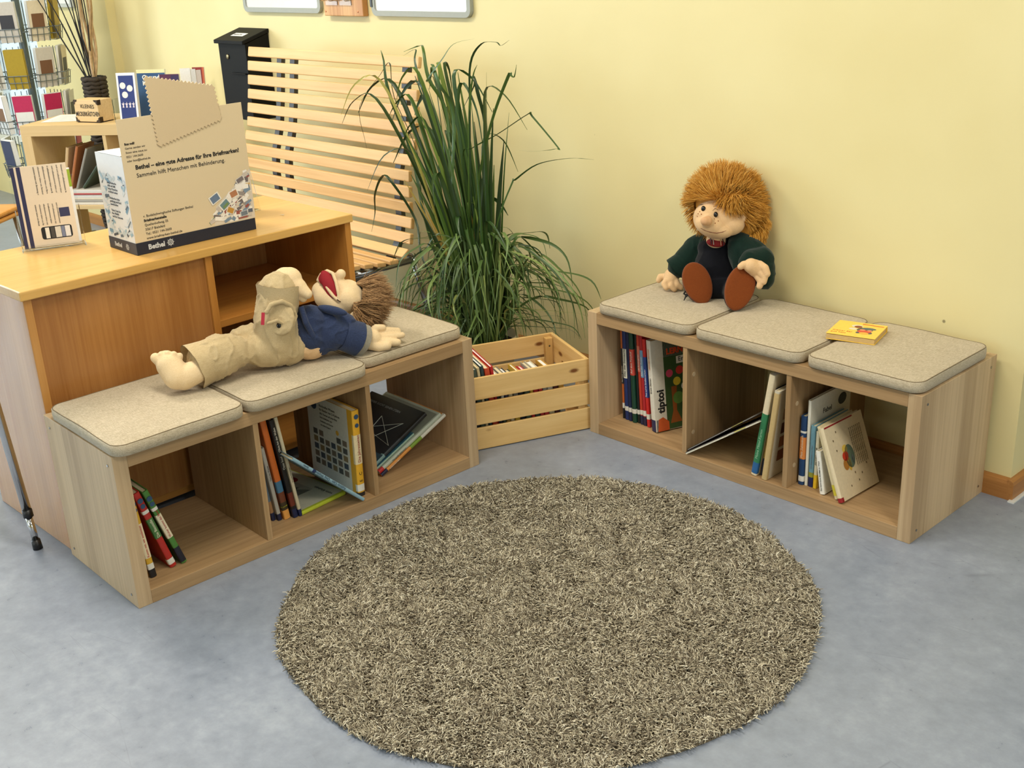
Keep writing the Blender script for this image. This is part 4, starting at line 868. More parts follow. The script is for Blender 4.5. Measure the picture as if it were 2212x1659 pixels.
for k, s_ in enumerate(('v. Bodelschwinghsche Stiftungen Bethel', 'Briefmarkenstelle', 'Quellenhofweg 25', '33617 Bielefeld', 'Tel.: 0521 144-3600', 'www.briefmarken-bethel.de')): bt(s_, 0.0098, 0.034, 0.102 - k * 0.0125, 0.0004 if k == 1 else 0, paint((50, 46, 40)))
SILV = paint((200, 204, 208))
lettering('Bethel', 0.020, SILV, t, basis((1, 0, 0), (0, 0, 1), (0.034, -0.002, 0.011)), bold=0.0007)
def emblem(cx_, cz_, r_, M_):
    q = MB(); ring = lambda r0, r1: q.add([M_ @ Vector((cx_ + rr_ * math.cos(2 * PI * i / 20), cz_ + rr_ * math.sin(2 * PI * i / 20), 0)) for rr_ in (r0, r1) for i in range(20)], [(i, (i + 1) % 20, 20 + (i + 1) % 20, 20 + i) for i in range(20)])
    ring(r_ * .62, r_ * .85); ring(r_ * .2, r_ * .36)
    for k in range(8):
        a = k * PI / 4; c_, s_ = math.cos(a), math.sin(a); q.add([M_ @ Vector((cx_ + c_ * r_ * u - s_ * v, cz_ + s_ * r_ * u + c_ * v, 0)) for u, v in ((.3, -.0006), (1.15, -.0004), (1.15, .0004), (.3, .0006))], [(0, 1, 2, 3)])
    obj('printed_emblem', q, SILV, t)
MX = basis((1, 0, 0), (0, 0, 1), (0, -0.0022, 0)); emblem(0.103, 0.018, 0.0105, MX)
MSd = basis((0, -1, 0), (0, 0, 1), (-0.0020, 0, 0))
lettering('Bethel', 0.017, SILV, t, basis((0, -1, 0), (0, 0, 1), (-0.0018, 0.130, 0.011)), bold=0.0006); emblem(-0.052, 0.017, 0.0095, MSd)
for k in range(13):
    lettering(['jede Briefmarke', 'zählt und hilft', 'vielen Menschen', 'in Bethel weiter', '', 'Briefmarken bitte', 'großzügig mit Rand', 'ausschneiden', '', 'Vielen Dank für', 'Ihre Mithilfe', 'und fürs Sammeln', ''][k], 0.0088, paint((80, 90, 104)), t, basis((0, -1, 0), (0, 0, 1), (-0.0006, 0.118, 0.192 - k * 0.0088)), name='printed_lettering')
# printed heap of stamps and envelopes: flat coloured patches
g = random.Random(11)
pc = [(232, 224, 210), (200, 190, 178), (150, 140, 134), (90, 120, 160), (110, 150, 80), (206, 196, 184), (238, 232, 222), (170, 60, 50), (214, 170, 80), (110, 100, 100), (236, 230, 222), (70, 84, 110)]
def inside(x_, z_): return x_ < BW + 0.002 and z_ > 0.037 and z_ < 0.060 + (x_ - 0.232) * 0.92 and x_ > 0.232
def patchwork(name, polys, cols):
    q = MB()
    for k, (pl, ci) in enumerate(polys): q.add(pl, [tuple(range(len(pl)))], ci)
    return obj(name, q, [paint(c_) for c_ in cols], t)
pls = [([(0.250, -0.0002, 0.036), (BW + 0.003, -0.0002, 0.036), (BW + 0.003, -0.0002, 0.182), (0.345, -0.0002, 0.150), (0.300, -0.0002, 0.118), (0.262, -0.0002, 0.090)], 5)]
pc = [(232, 224, 210), (196, 184, 172), (150, 140, 134), (120, 140, 160), (110, 140, 80), (212, 200, 182), (238, 232, 222), (150, 80, 70), (204, 170, 110), (110, 100, 100), (236, 230, 222), (90, 96, 110)]
for k in range(330):
    x_, z_ = g.uniform(0.235, BW), g.uniform(0.037, 0.20)
    if not inside(x_, z_): continue
    a = g.uniform(-0.3, 1.0); l_, s_ = g.uniform(0.012, 0.034), g.uniform(0.003, 0.014); c_, q_ = math.cos(a), math.sin(a)
    pts = [(x_ + u * l_ * c_ - v * s_ * q_, z_ + u * l_ * q_ + v * s_ * c_) for u, v in ((-.5, -.5), (.5, -.5), (.5, .5), (-.5, .5))]
    if all(inside(*p) for p in pts): pls.append(([(p[0], -0.0003 - 0.000003 * k, p[1]) for p in pts], g.choice([0, 1, 2, 5, 6, 10, 0, 6, 10, 1, 3, 4, 7, 8, 9, 11, 6, 10])))
patchwork('printed_picture', pls, pc)
for (x_, z_, w_, h_, a, cc) in ((0.262, 0.115, 0.036, 0.026, 0.45, [(232, 226, 214), (104, 122, 146)]), (0.292, 0.092, 0.036, 0.026, 0.6, [(232, 226, 214), (106, 134, 140), (114, 138, 84)]), (0.325, 0.118, 0.030, 0.022, 0.3, [(236, 228, 216), (176, 120, 84)]), (0.308, 0.072, 0.026, 0.020, -0.5, [(226, 216, 200), (190, 140, 60)]), (0.352, 0.155, 0.030, 0.016, 0.4, [(210, 204, 198), (120, 110, 110)]), (0.352, 0.055, 0.028, 0.016, 0.1, [(200, 198, 196), (110, 120, 130)])):
    for k, c_ in enumerate(cc):
        f_ = 1 - 0.22 * k; pts = [(x_ + (u * w_ * f_) * math.cos(a) - v * h_ * f_ * math.sin(a), z_ + (u * w_ * f_) * math.sin(a) + v * h_ * f_ * math.cos(a)) for u, v in ((-.5, -.5), (.5, -.5), (.5, .5 if k < 2 else 0), (-.5, .5 if k < 2 else 0))]
        obj('printed_picture', MB().add([(p[0], -0.0013 - 0.0002 * k, p[1]) for p in pts], [(0, 1, 2, 3)]), paint(c_), t)
sc_ = [(170, 200, 220), (120, 160, 190), (200, 216, 226), (60, 74, 92), (150, 186, 206), (90, 110, 128), (214, 226, 234)]
pls = []
for k in range(190):
    y_, z_ = g.uniform(0.008, BDp - 0.008), g.uniform(0.040, 0.215)
    if 0.030 < y_ < 0.130 and 0.085 < z_ < 0.20: continue
    a = g.uniform(-1, 1); l_, s_ = g.uniform(0.010, 0.03), g.uniform(0.002, 0.011); c_, q_ = math.cos(a), math.sin(a)
    pts = [(y_ + u * l_ * c_ - v * s_ * q_, z_ + u * l_ * q_ + v * s_ * c_) for u, v in ((-.5, -.5), (.5, -.5), (.5, .5), (-.5, .5))]
    if all(0.003 < p[0] < BDp - 0.003 and p[1] > 0.036 for p in pts): pls.append(([(-0.0003 - 0.000003 * k, p[0], p[1]) for p in pts][::-1], g.choice([0, 1, 2, 2, 6, 6, 4, 5, 3])))
patchwork('printed_picture', pls, sc_)

# ------------------------------------------------------------------ leaflet holders on the counter
ang = math.atan2(0.166, 0.063)
MH = Matrix.Translation((-3.352, 1.186, CHt + 0.0006)) @ Matrix.Rotation(ang, 4, 'Z')
t = thing('leaflet_holder', 'clear acrylic leaflet stand with open front, near the end of the beech counter', 'leaflet holder', matrix=MH)
obj('back_plate', MB().box((0, 0.034, 0.002), (0.175, 0.036, 0.20)), ACRYL, t)
for x_ in (0, 0.173): obj('side_plate', MB().prism([(-0.012, -0.0005), (0.034, -0.0005), (0.034, 0.115), (0.016, 0.115)], x_, x_ + 0.002, 0), ACRYL, t)
box('base_plate', (0.0021, -0.006, 0.004), (0.1729, 0.0335, 0.007), ACRYL, t, 0)
box('front_lip', (0.0021, -0.008, 0.007), (0.1729, -0.006, 0.014), ACRYL, t, 0)
LM = MH @ Matrix.Translation((0.008, 0.001, 0.008)) @ Matrix.Rotation(R(-5), 4, 'X')
t = thing('leaflet', 'beige leaflet with two dark blue stripes and a phone picture, on the counter', 'leaflet', matrix=LM)
box('paper_stack', (0, 0, 0), (0.150, 0.006, 0.232), flat('leaflet_beige', (222, 204, 178), 0.5, 0.02), t, 0)
LF = lambda a, b_, c_, d_, col, k=0: obj('printed_panel', MB().add([(a, -0.0003 - k * 0.0002, b_), (c_, -0.0003 - k * 0.0002, b_), (c_, -0.0003 - k * 0.0002, d_), (a, -0.0003 - k * 0.0002, d_)], [(0, 1, 2, 3)]), paint(col), t)
LF(0.000, 0.0, 0.010, 0.232, (40, 40, 76)); LF(0.016, 0.0, 0.027, 0.232, (40, 40, 76)); LF(0.110, 0.080, 0.138, 0.106, (50, 50, 84))
def rrect(x0, z0, x1, z1, r_): return [(cx_ + r_ * math.cos(R(a0 + 18 * k)), cz_ + r_ * math.sin(R(a0 + 18 * k))) for cx_, cz_, a0 in ((x1 - r_, z1 - r_, 0), (x0 + r_, z1 - r_, 90), (x0 + r_, z0 + r_, 180), (x1 - r_, z0 + r_, 270)) for k in range(6)]
obj('printed_picture', MB().add([(a, -0.0005, b_) for a, b_ in rrect(0.052, 0.020, 0.136, 0.056, 0.007)], [tuple(range(24))]), INK, t)
for (a, c_, col) in ((0.063, 0.074, (230, 222, 206)), (0.078, 0.088, (70, 66, 60)), (0.090, 0.106, (214, 206, 190)), (0.107, 0.116, (120, 126, 150)), (0.117, 0.131, (226, 220, 214))): LF(a, 0.0225, c_, 0.0535, col, 2)
lns = 'Gesund und selbstbestimmt leben mit Beratung vor Ort'
for k in range(7):
    for (z_, s_, n_) in ((0.140, 0.0066, 44), (0.070, 0.0062, 34)):
        if z_ < 0.1 and k == 0: continue
        lettering((lns * 2)[k * 3:k * 3 + n_ // 2 + 6], s_, paint((96, 88, 84) if k % 3 else (40, 36, 40)), t, basis((0, 0, -1), (1, 0, 0), (0.136 - k * 0.0125 if z_ > 0.1 else 0.105 - (k - 1) * 0.0115, -0.0007, z_ + 0.088 if z_ > 0.1 else z_ + 0.052)), name='printed_lettering')
LM2 = MH @ Matrix.Translation((0.018, 0.016, 0.008)) @ Matrix.Rotation(R(-4), 4, 'X')
t = thing('leaflet', 'white leaflet with a lime green corner, behind the beige leaflet in the counter stand', 'leaflet', matrix=LM2)
box('paper_stack', (0, 0, 0), (0.148, 0.006, 0.214), WHITE, t, 0); obj('printed_panel', MB().add([(0.12, -0.0004, 0.16), (0.148, -0.0004, 0.16), (0.148, -0.0004, 0.210), (0.12, -0.0004, 0.210)], [(0, 1, 2, 3)]), paint((150, 176, 40)), t)
MH2 = Matrix.Translation((-3.225, 1.815, CHt + 0.0006)) @ Matrix.Rotation(R(115), 4, 'Z')
t = thing('leaflet_holder', 'tall narrow clear acrylic leaflet stand behind the stamp box', 'leaflet holder', matrix=MH2)
obj('back_plate', MB().box((0, 0.040, 0.0), (0.11, 0.042, 0.24)), ACRYL, t)
for x_ in (0, 0.108): obj('side_plate', MB().prism([(-0.02, 0), (0.040, 0), (0.040, 0.23), (0.02, 0.23)], x_, x_ + 0.002, 0), ACRYL, t)
box('base_plate', (0.0021, -0.015, 0.002), (0.1079, 0.0395, 0.005), ACRYL, t, 0)
for k in range(5):
    t = thing('leaflet', ['white folded leaflet foremost in the stand behind the stamp box', 'pale green folded leaflet second in the stand behind the stamp box', 'white folded leaflet third in the stand behind the stamp box', 'grey folded leaflet fourth in the stand behind the stamp box', 'white folded leaflet hindmost in the stand behind the stamp box'][k], 'leaflet', matrix=MH2 @ Matrix.Translation((0.005, 0.0 + k * 0.0075, 0.0056)), group='leaflets behind the stamp box')
    h_ = 0.232 + 0.005 * (k % 3); obj('paper_stack', MB().prism([(0, 0), (0.003, 0), (0.0045, h_), (0.0, h_ + 0.002), (0.0012, h_ - 0.004)], 0, 0.10, 0), [WHITE, flat('leaflet_green', (190, 204, 178), .6, .03), WHITE, flat('leaflet_grey', (150, 160, 160), .6, .03), WHITE][k], t)
t = thing('paper_scrap', 'tiny scrap of white paper lying on the far end of the counter worktop', 'paper', (-3.14, 1.92, CHt + 0.001)); obj('paper_sheet', MB().add([(0, 0, 0), (0.022, 0.004, 0.001), (0.010, 0.010, 0.0)], [(0, 1, 2)]), WHITE, t)

# ------------------------------------------------------------------ birch shelf at the back left and what stands on it
SA = 0.63
MSH = Matrix.Translation((-5.84, 2.17, 0)) @ Matrix.Rotation(SA, 4, 'Z')
t = thing('cube_shelf', 'light birch-effect cube shelf with open compartments, behind the counter in the far left corner', 'shelf', matrix=MSH)
SWd, SDp, SHt, ST = 0.88, 0.39, 0.79, 0.052
box('top_panel', (0, 0, SHt - ST), (SWd, SDp, SHt), BIRCHF[0], t, 0.001)
box('bottom_panel', (0, 0, 0), (SWd, SDp, ST), BIRCHF[0], t, 0.001)
for x_ in (0, SWd - ST): box('side_panel', (x_, 0, ST), (x_ + ST, SDp, SHt - ST), BIRCHF[2], t, 0.001)
box('middle_shelf', (ST, 0.002, 0.375), (SWd - ST, SDp - 0.002, 0.393), BIRCHF[0], t, 0.001)
for z_ in (ST, 0.3935): box('divider', (0.431, 0.002, z_), (0.449, SDp - 0.002, z_ + (0.3225 if z_ == ST else SHt - ST - 0.3935)), BIRCHF[2], t, 0.001)
box('floor_base', (0.02, 0.02, -0.0), (0.03, 0.03, 0.001), BIRCHF[0], t, 0) if False else None
# small lettered wooden chest
tb = thing('wooden_chest', 'small pale wooden suggestion chest with dark metal corners and hand lettering, on the birch shelf', 'box', matrix=MSH @ Matrix.Translation((0.262, 0.085, SHt + 0.0006)) @ Matrix.Rotation(R(-14), 4, 'Z'))
CW, CDd, CHh = 0.150, 0.10, 0.108
box('chest_body', (0, 0, 0.004), (CW, CDd, CHh), wood('chest_maple', (206, 172, 120), (228, 200, 152), 0, 0.5), tb, 0.002)
obj('bottom_edge', MB().box((0.004, 0.003, 0), (CW - 0.004, CDd - 0.003, 0.0038)), flat('felt_dark', (28, 22, 18), 0.9), tb)
BRZ = flat('bronze_corner', (66, 50, 34), 0.4, 0.1, metal=0.5)
for x_ in (0, CW):
    for z_ in (0.004, CHh):
        s_ = 0.024; sx, sz = (1 if x_ == 0 else -1), (1 if z_ < 0.05 else -1); x0_, z0_ = x_ - sx * 0.0008, z_ - sz * 0.0008
        pl = [(x0_, z0_), (x0_ + sx * s_, z0_), (x0_ + sx * s_ * .8, z0_ + sz * .009), (x0_ + sx * .010, z0_ + sz * .011), (x0_ + sx * .009, z0_ + sz * s_ * .8), (x0_, z0_ + sz * s_)]
        q = MB().prism(pl, -0.0012, -0.0001, 1)
        xs_ = (x0_ - sx * 0.0004); q.box((min(xs_, xs_ + sx * .0008), -0.0012, min(z0_, z0_ + sz * s_)), (max(xs_, xs_ + sx * .0008), 0.022, max(z0_, z0_ + sz * s_)))
        obj('metal_corner', q, BRZ, tb)
lettering('KLEINES', 0.020, INK, tb, basis((1, 0, -0.02), (0, 0, 1), (0.040, -0.0012, 0.070)) @ Matrix.Diagonal((1.2, 1.3, 1, 1)))
lettering('MECKERKÄSTCHEN', 0.0172, INK, tb, basis((1, 0, 0), (0, 0, 1), (0.004, -0.0012, 0.032)) @ Matrix.Diagonal((1, 1.7, 1, 1)), bold=0.0002)
tp = thing('paper_sheet', 'printed white sheet lying flat near the left edge of the birch shelf top', 'paper', matrix=MSH @ Matrix.Translation((0.055, 0.10, SHt + 0.0008)) @ Matrix.Rotation(R(10), 4, 'Z'))
box('sheet', (0, 0, 0), (0.21, 0.26, 0.0008), WHITE, tb and tp, 0)
for k in range(6): obj('printed_line', MB().add([(0.03, 0.03 + k * 0.034, 0.0011), (0.16 - 0.02 * (k % 3), 0.03 + k * 0.034, 0.0011), (0.16 - 0.02 * (k % 3), 0.034 + k * 0.034, 0.0011), (0.03, 0.034 + k * 0.034, 0.0011)], [(0, 1, 2, 3)]), paint((120, 126, 130)), tp)
# brochures in clear stands on the shelf
def brochure(label, u_, v_, w_, h_, th_, col, group='brochures standing on the birch shelf', rot=0.0):
    m = MSH @ Matrix.Translation((u_, v_, SHt + 0.006)) @ Matrix.Rotation(rot, 4, 'Z') @ Matrix.Rotation(R(-6), 4, 'X')
    q = thing('brochure', label, 'brochure', matrix=m, group=group)
    box('paper_stack', (0, 0, 0), (w_, th_, h_), WHITE, q, 0)
    obj('printed_cover', MB().add([(0.0, -0.0004, 0), (w_, -0.0004, 0), (w_, -0.0004, h_), (0, -0.0004, h_)], [(0, 1, 2, 3)]), paint(col), q)
    return q
q = brochure('dark blue brochure with three white circles, leftmost on the birch shelf', 0.505, 0.07, 0.098, 0.225, 0.022, (234, 236, 240))
obj('printed_cover', MB().add([(0.010, -0.0007, 0.0), (0.088, -0.0007, 0.0), (0.088, -0.0007, 0.212), (0.010, -0.0007, 0.212)], [(0, 1, 2, 3)]), paint((40, 54, 118)), q)
for (a, b_) in ((0.030, 0.165), (0.066, 0.152), (0.038, 0.122)): obj('printed_circle', MB().add([(x_, -0.0010, z_) for x_, z_ in circ(a, b_, 0.0155)], [tuple(range(18))]), paint((234, 228, 220)), q)
for k in range(4): obj('printed_figure', MB().add([(0.018 + k * 0.018 + x_, -0.0010, 0.062 + z_) for x_, z_ in ((0, 0), (0.003, 0.010), (-0.003, 0.02), (0.004, 0.019), (0.006, 0.028), (0.009, 0.018), (0.013, 0.021), (0.008, 0.010), (0.010, 0))], [tuple(range(9))]), paint((226, 214, 220)), q)
q = brochure('blue brochure about healthy children with a pale top edge, behind the dark blue one', 0.545, 0.20, 0.150, 0.225, 0.012, (48, 84, 128))
obj('printed_strip', MB().add([(0.0, -0.0007, 0.208), (0.150, -0.0007, 0.208), (0.150, -0.0007, 0.225), (0, -0.0007, 0.225)], [(0, 1, 2, 3)]), paint((228, 222, 170)), q)
lettering('Gesunde', 0.030, WHITE, q, basis((1, 0, 0), (0, 0, 1), (0.028, -0.0009, 0.178)), bold=0.0008); lettering('Kinder', 0.030, WHITE, q, basis((1, 0, 0), (0, 0, 1), (0.028, -0.0009, 0.150)), bold=0.0008)
q = brochure('purple brochure on the birch shelf, right of the blue one', 0.69, 0.15, 0.102, 0.205, 0.012, (84, 32, 66))
obj('printed_panel', MB().add([(0.06, -0.0007, 0.0), (0.102, -0.0007, 0.0), (0.102, -0.0007, 0.2), (0.06, -0.0007, 0.2)], [(0, 1, 2, 3)]), paint((52, 34, 76)), q); lettering('Familienberatung', 0.010, paint((170, 120, 160)), q, basis((1, 0, 0), (0, 0, 1), (0.008, -0.0009, 0.175)))
for k in range(3): brochure(['white folded brochure on the birch shelf, right beside the purple one', 'white folded brochure on the birch shelf, second from the purple one', 'pale grey brochure on the birch shelf, left of the red one'][k], 0.765 + k * 0.022, 0.235 + 0.012 * k, 0.05, 0.222 - k * 0.006, 0.008, [(236, 236, 236), (214, 214, 214), (200, 190, 184)][k], rot=R(18))
q = brochure('brick red brochure, rightmost on the birch shelf', 0.805, 0.275, 0.062, 0.222, 0.010, (140, 38, 34))
obj('printed_strip', MB().add([(0.052, -0.0007, 0.0), (0.062, -0.0007, 0.0), (0.062, -0.0007, 0.222), (0.052, -0.0007, 0.222)], [(0, 1, 2, 3)]), paint((196, 96, 60)), q)
th2 = thing('leaflet_holder', 'wide clear acrylic stand holding the dark blue brochure on the birch shelf', 'leaflet holder', matrix=MSH @ Matrix.Translation((0.49, 0.05, SHt + 0.0006)))
box('base_plate', (0, 0, 0), (0.14, 0.075, 0.003), ACRYL, th2, 0); box('side_plate', (-0.003, 0, 0), (-0.0002, 0.075, 0.11), ACRYL, th2, 0)

# contents of the birch shelf: magazines and leaning books
GM = 'magazines stacked in the birch shelf'
mg = [('white magazine at the bottom of the stack in the birch shelf', 0.012, (226, 222, 214)), ('grey magazine second from the bottom of the shelf stack', 0.014, (150, 146, 138)), ('cream magazine in the middle of the shelf stack', 0.013, (224, 212, 186)), ('white magazine below the red one in the shelf stack', 0.010, (232, 230, 226)), ('red magazine with white spine print in the shelf stack', 0.015, (178, 44, 44)), ('white magazine topmost of the shelf stack', 0.008, (228, 228, 228))]
zz = 0.3942
for k, (lb, h_, c_) in enumerate(mg):
    q = thing('magazine', lb, 'magazine', matrix=MSH @ Matrix.Translation((0.150 + 0.004 * (k % 3), 0.02 + 0.003 * (k % 2), zz)), group=GM)
    box('magazine_cover', (0, 0, 0), (0.265, 0.21, h_ * 0.4), paint(c_), q, 0); box('page_block', (0.002, 0.002, h_ * 0.4), (0.263, 0.208, h_), flat('magazine_pages', (214, 208, 196), 0.7, 0.05, 300), q, 0)
    zz += h_ + 0.0004
GL = 'leaning books in the birch shelf'
for k, (lb, c_, a, w_, h_) in enumerate([('beige book leaning left in the birch shelf', (206, 176, 130), 0.25, 0.016, 0.21), ('orange-brown book leaning in the birch shelf beside the beige one', (176, 108, 60), 0.33, 0.014, 0.22), ('grey book leaning in the birch shelf', (150, 146, 136), 0.42, 0.012, 0.215), ('dark green leaning book at the right of the row in the birch shelf', (52, 64, 40), 0.72, 0.014, 0.20)]):
    book(lb, MSH, w_, h_, 0.16, c_, GL, lean=a, at=(0.150 + k * 0.034, 0.04), z0=zz + 0.0006)
# tall rope-wrapped floor vase with branches
tv = thing('floor_vase', 'tall dark rope-wrapped floor vase between the birch shelf and the wall', 'vase', (-6.14, 2.72, 0))
def rope_vase():
    mb = MB(); prof = []; N = 46
    for i in range(N):
        z_ = 0.005 + i * 0.0208
        r_ = 0.052 + 0.028 * math.sin(PI * min(1, z_ / 0.72)) ** 1.5 + (0.0 if z_ < 0.72 else (z_ - 0.72) * 0.02)
        pts = [(r_ * math.cos(2 * PI * j / 18), r_ * math.sin(2 * PI * j / 18), z_ + 0.0045 * math.sin(j * 2.1 + i)) for j in range(19)]
        mb.tube(pts, 0.0118, 6)
    return mb
obj('rope_winding', rope_vase(), flat('rope_dark', (58, 48, 38), 0.85, 0.35, 90, 0.8), tv, smooth=True)
obj('vase_body', MB().lathe([(0.05, 0.001), (0.052, 0.02), (0.072, 0.35), (0.05, 0.72), (0.052, 0.955), (0.044, 0.955), (0.042, 0.72), (0.001, 0.70)], 24), flat('vase_inner', (30, 26, 22), 0.8), tv, smooth=True)
DK = flat('branch_black', (24, 20, 18), 0.6, 0.2); TN = flat('branch_tan', (186, 156, 116), 0.7, 0.25, 40)
g = random.Random(21); spread = [(-0.30, -0.22), (-0.24, -0.16), (-0.14, -0.12), (-0.10, -0.02), (-0.05, -0.10), (-0.02, 0.03), (0.03, -0.05), (0.06, 0.04), (-0.08, 0.05), (0.0, -0.02), (0.05, 0.0), (0.02, 0.07), (-0.04, -0.06), (0.08, 0.02)]
for k, (dx, dy) in enumerate(spread):
    tan = k in (5, 7, 9, 11, 13)
    pts = []; am = 0.012 if tan else 0.006
    for i in range(16):
        s_ = i / 15; pts.append((dx * s_ ** 1.3 * 1.0 + am * math.sin(s_ * 9 + k), min(dy * s_ ** 1.3 + am * math.cos(s_ * 8 + 2 * k), 0.2), 0.80 + s_ * 0.75))
    pts = [(-0.008 * math.cos(k), 0.02 * math.sin(k), 0.72)] + pts
    b_ = obj('branch', MB().tube(pts, [0.0075 if tan else 0.004] * 10 + [0.006 if tan else 0.003] * 7, 7), TN if tan else DK, tv, smooth=True)
    if tan: b_['label'] = 'peeled pale branch'

# ------------------------------------------------------------------ revolving brochure rack, far left
tr = thing('brochure_rack', 'tall grey wire brochure rack filled with leaflets, at the far left before the window', 'rack', (-6.60, 2.56, 0))
obj('pole', MB().tube([(0, 0, 0.02), (0, 0, 1.75)], 0.021, 16), flat('rack_grey', (112, 124, 128), 0.4, 0.05, metal=0.5), tr, smooth=True)
for k in range(4):
    a = k * PI / 2 + 0.3; obj('foot', MB().tube([(0, 0, 0.05), (0.26 * math.cos(a), 0.26 * math.sin(a), 0.012)], 0.012, 8), WIRE, tr, smooth=True)
g = random.Random(5); kinds = [((226, 214, 190), 'beige'), ((176, 150, 40), 'mustard yellow'), ((234, 234, 232), 'white'), ((62, 44, 84), 'violet'), ((196, 44, 92), 'pink and white'), ((40, 52, 84), 'dark blue'), ((206, 200, 190), 'pale grey'), ((128, 150, 150), 'grey-green')]
levels = [0.42, 0.66, 0.90, 1.14, 1.38]; lv = ['bottom', 'second', 'third', 'fourth', 'top']
for li, z_ in enumerate(levels):
    obj('ring', MB().tube([(0.150 * math.cos(2 * PI * i / 24), 0.150 * math.sin(2 * PI * i / 24), z_ + 0.05) for i in range(25)], 0.003, 6), WIRE, tr, smooth=True)
    for k in range(8):
        a = k * PI / 4 + 0.12; m = Matrix.Rotation(a, 4, 'Z') @ Matrix.Translation((0.16, 0, z_))
        q = MB()
        for y_ in (-0.052, -0.018, 0.018, 0.052): q.tube([m @ Vector(p) for p in ((0.0, y_, 0.20), (0.0, y_, 0.0), (0.04, y_, 0.0), (0.05, y_, 0.07), (0.056, y_, 0.07))], 0.0022, 5)
        for zz_ in (0.035, 0.07): q.tube([m @ Vector(p) for p in ((0.0, -0.052, zz_), (0.045, -0.052, zz_), (0.047, 0.052, zz_), (0.0, 0.052, zz_))], 0.0022, 5)
        obj('wire_pocket', q, WIRE, tr)
        vis = Vector((6.6 , -2.56, 0)).normalized().dot(Vector((math.cos(a), math.sin(a), 0)))
        if vis < -0.35: continue
        c_, nm_ = kinds[[(2, 4, 2, 6, 4, 2, 5, 7), (4, 2, 6, 4, 2, 5, 2, 4), (6, 0, 3, 1, 2, 4, 0, 1), (0, 1, 0, 6, 1, 0, 1, 6), (6, 0, 1, 0, 0, 1, 0, 7)][li][k]]
        col = ['first', 'second', 'third', 'fourth', 'fifth', 'sixth', 'seventh', 'eighth'][k]
        b_ = thing('brochure', '%s brochure in the %s row of the wire rack, %s pocket round' % (nm_, lv[li], col), 'brochure', matrix=Matrix.Translation((-6.60, 2.56, 0)) @ m @ Matrix.Translation((0.006, -0.050, 0.004)) @ Matrix.Rotation(R(4), 4, 'Y'), group='brochures in the wire rack')
        box('paper_stack', (0, 0, 0), (0.012 + 0.016 * g.random(), 0.100, 0.205), WHITE if nm_ != 'mustard yellow' else paint(c_), b_, 0)
        xx = 0.0295; obj('printed_cover', MB().add([(xx, 0, 0), (xx, 0.1, 0), (xx, 0.1, 0.205), (xx, 0, 0.205)], [(0, 1, 2, 3)]), paint(c_), b_)
        if nm_ == 'pink and white': obj('printed_panel', MB().add([(xx + .0005, 0.004, 0.0), (xx + .0005, 0.096, 0.0), (xx + .0005, 0.096, 0.12), (xx + .0005, 0.004, 0.12)], [(0, 1, 2, 3)]), WHITE, b_)
        elif nm_ in ('white', 'beige', 'pale grey'): obj('printed_picture', MB().add([(xx + .0005, 0.015, 0.07), (xx + .0005, 0.085, 0.07), (xx + .0005, 0.085, 0.14), (xx + .0005, 0.015, 0.14)], [(0, 1, 2, 3)]), paint([(120, 84, 60), (60, 60, 66), (150, 110, 90)][k % 3]), b_)

# ------------------------------------------------------------------ things at the far left of the counter
tw = thing('wooden_stool', 'orange wooden stool with rounded seat and steel frame, behind the counter at the left', 'stool', (-5.70, 1.80, 0), R(40))
for z_ in (0.430, 0.405): box('seat', (-0.20, -0.16, z_), (0.20, 0.16, z_ + 0.022), wood('stool_beech_%d' % int(z_ * 1000), (206, 140, 64), (228, 168, 92), 0, 0.35), tw, 0.009)
for sx in (-1, 1):
    for sy in (-1, 1): obj('leg', MB().tube([(sx * 0.16, sy * 0.12, 0.404), (sx * 0.18, sy * 0.14, 0.0)], 0.010, 10), STEEL, tw, smooth=True)
ts = thing('display_tripod', 'chrome telescopic tripod leg with black collar and rubber foot, standing beside the counter end', 'tripod', (-3.034, 0.952, 0))
F0 = Vector((0, 0, 0)); D1 = Vector((-0.045, -0.012, 0.40)).normalized()
obj('foot', MB().tube([D1 * 0.0, D1 * 0.028], [0.0135, 0.0125], 16), BLACK, ts, smooth=True)
obj('inner_tube', MB().tube([D1 * 0.0282, D1 * 0.098], 0.0095, 16), CHROME, ts, smooth=True)
obj('collar', MB().tube([D1 * 0.0985, D1 * 0.120], [0.0140, 0.0138], 16), BLACK, ts, smooth=True)
obj('outer_tube', MB().tube([D1 * 0.1205, D1 * 1.05], 0.0125, 18), CHROME, ts, smooth=True)
top = D1 * 1.05
obj('hub', MB().tube([top, top + Vector((0, 0, 0.08))], 0.028, 18), BLACK, ts, smooth=True)
for dd in (Vector((-0.62, 0.02, 0)), Vector((-0.32, -0.52, 0))):
    obj('leg', MB().tube([top, Vector((dd.x, dd.y, 0.0))], 0.0125, 12), CHROME, ts, smooth=True)

# ------------------------------------------------------------------ plush puppets
RV, UV, TV = cr.copy(), cu.copy(), -cf
def frame(P0, s):
    """figure's own axes: a to its side, b up, c out of the bench, in units of s metres, turned about 46 degrees from the wall"""
    P0 = Vector(P0)
    return lambda a, b, c=0.0: P0 + (RV * a + UV * b + TV * c) * s
SKIN = mk_fabric('plush_skin', (214, 176, 130), (230, 196, 152), 900, 0.25)
SKINL = mk_fabric('plush_skin_light', (222, 194, 150), (238, 214, 174), 900, 0.25)
KHAKI = mk_fabric('khaki_cotton', (182, 160, 120), (204, 184, 144), 800, 0.3)
BLUE = mk_fabric('blue_cotton', (40, 50, 76), (58, 70, 104), 800, 0.3)
GREYC = mk_fabric('grey_jersey', (136, 130, 116), (164, 158, 142), 800, 0.3)
GREEN = mk_fabric('dark_green_velvet', (10, 30, 24), (18, 46, 36), 800, 0.2)
NVY = mk_fabric('black_navy_cord', (5, 6, 12), (10, 12, 22), 800, 0.2)
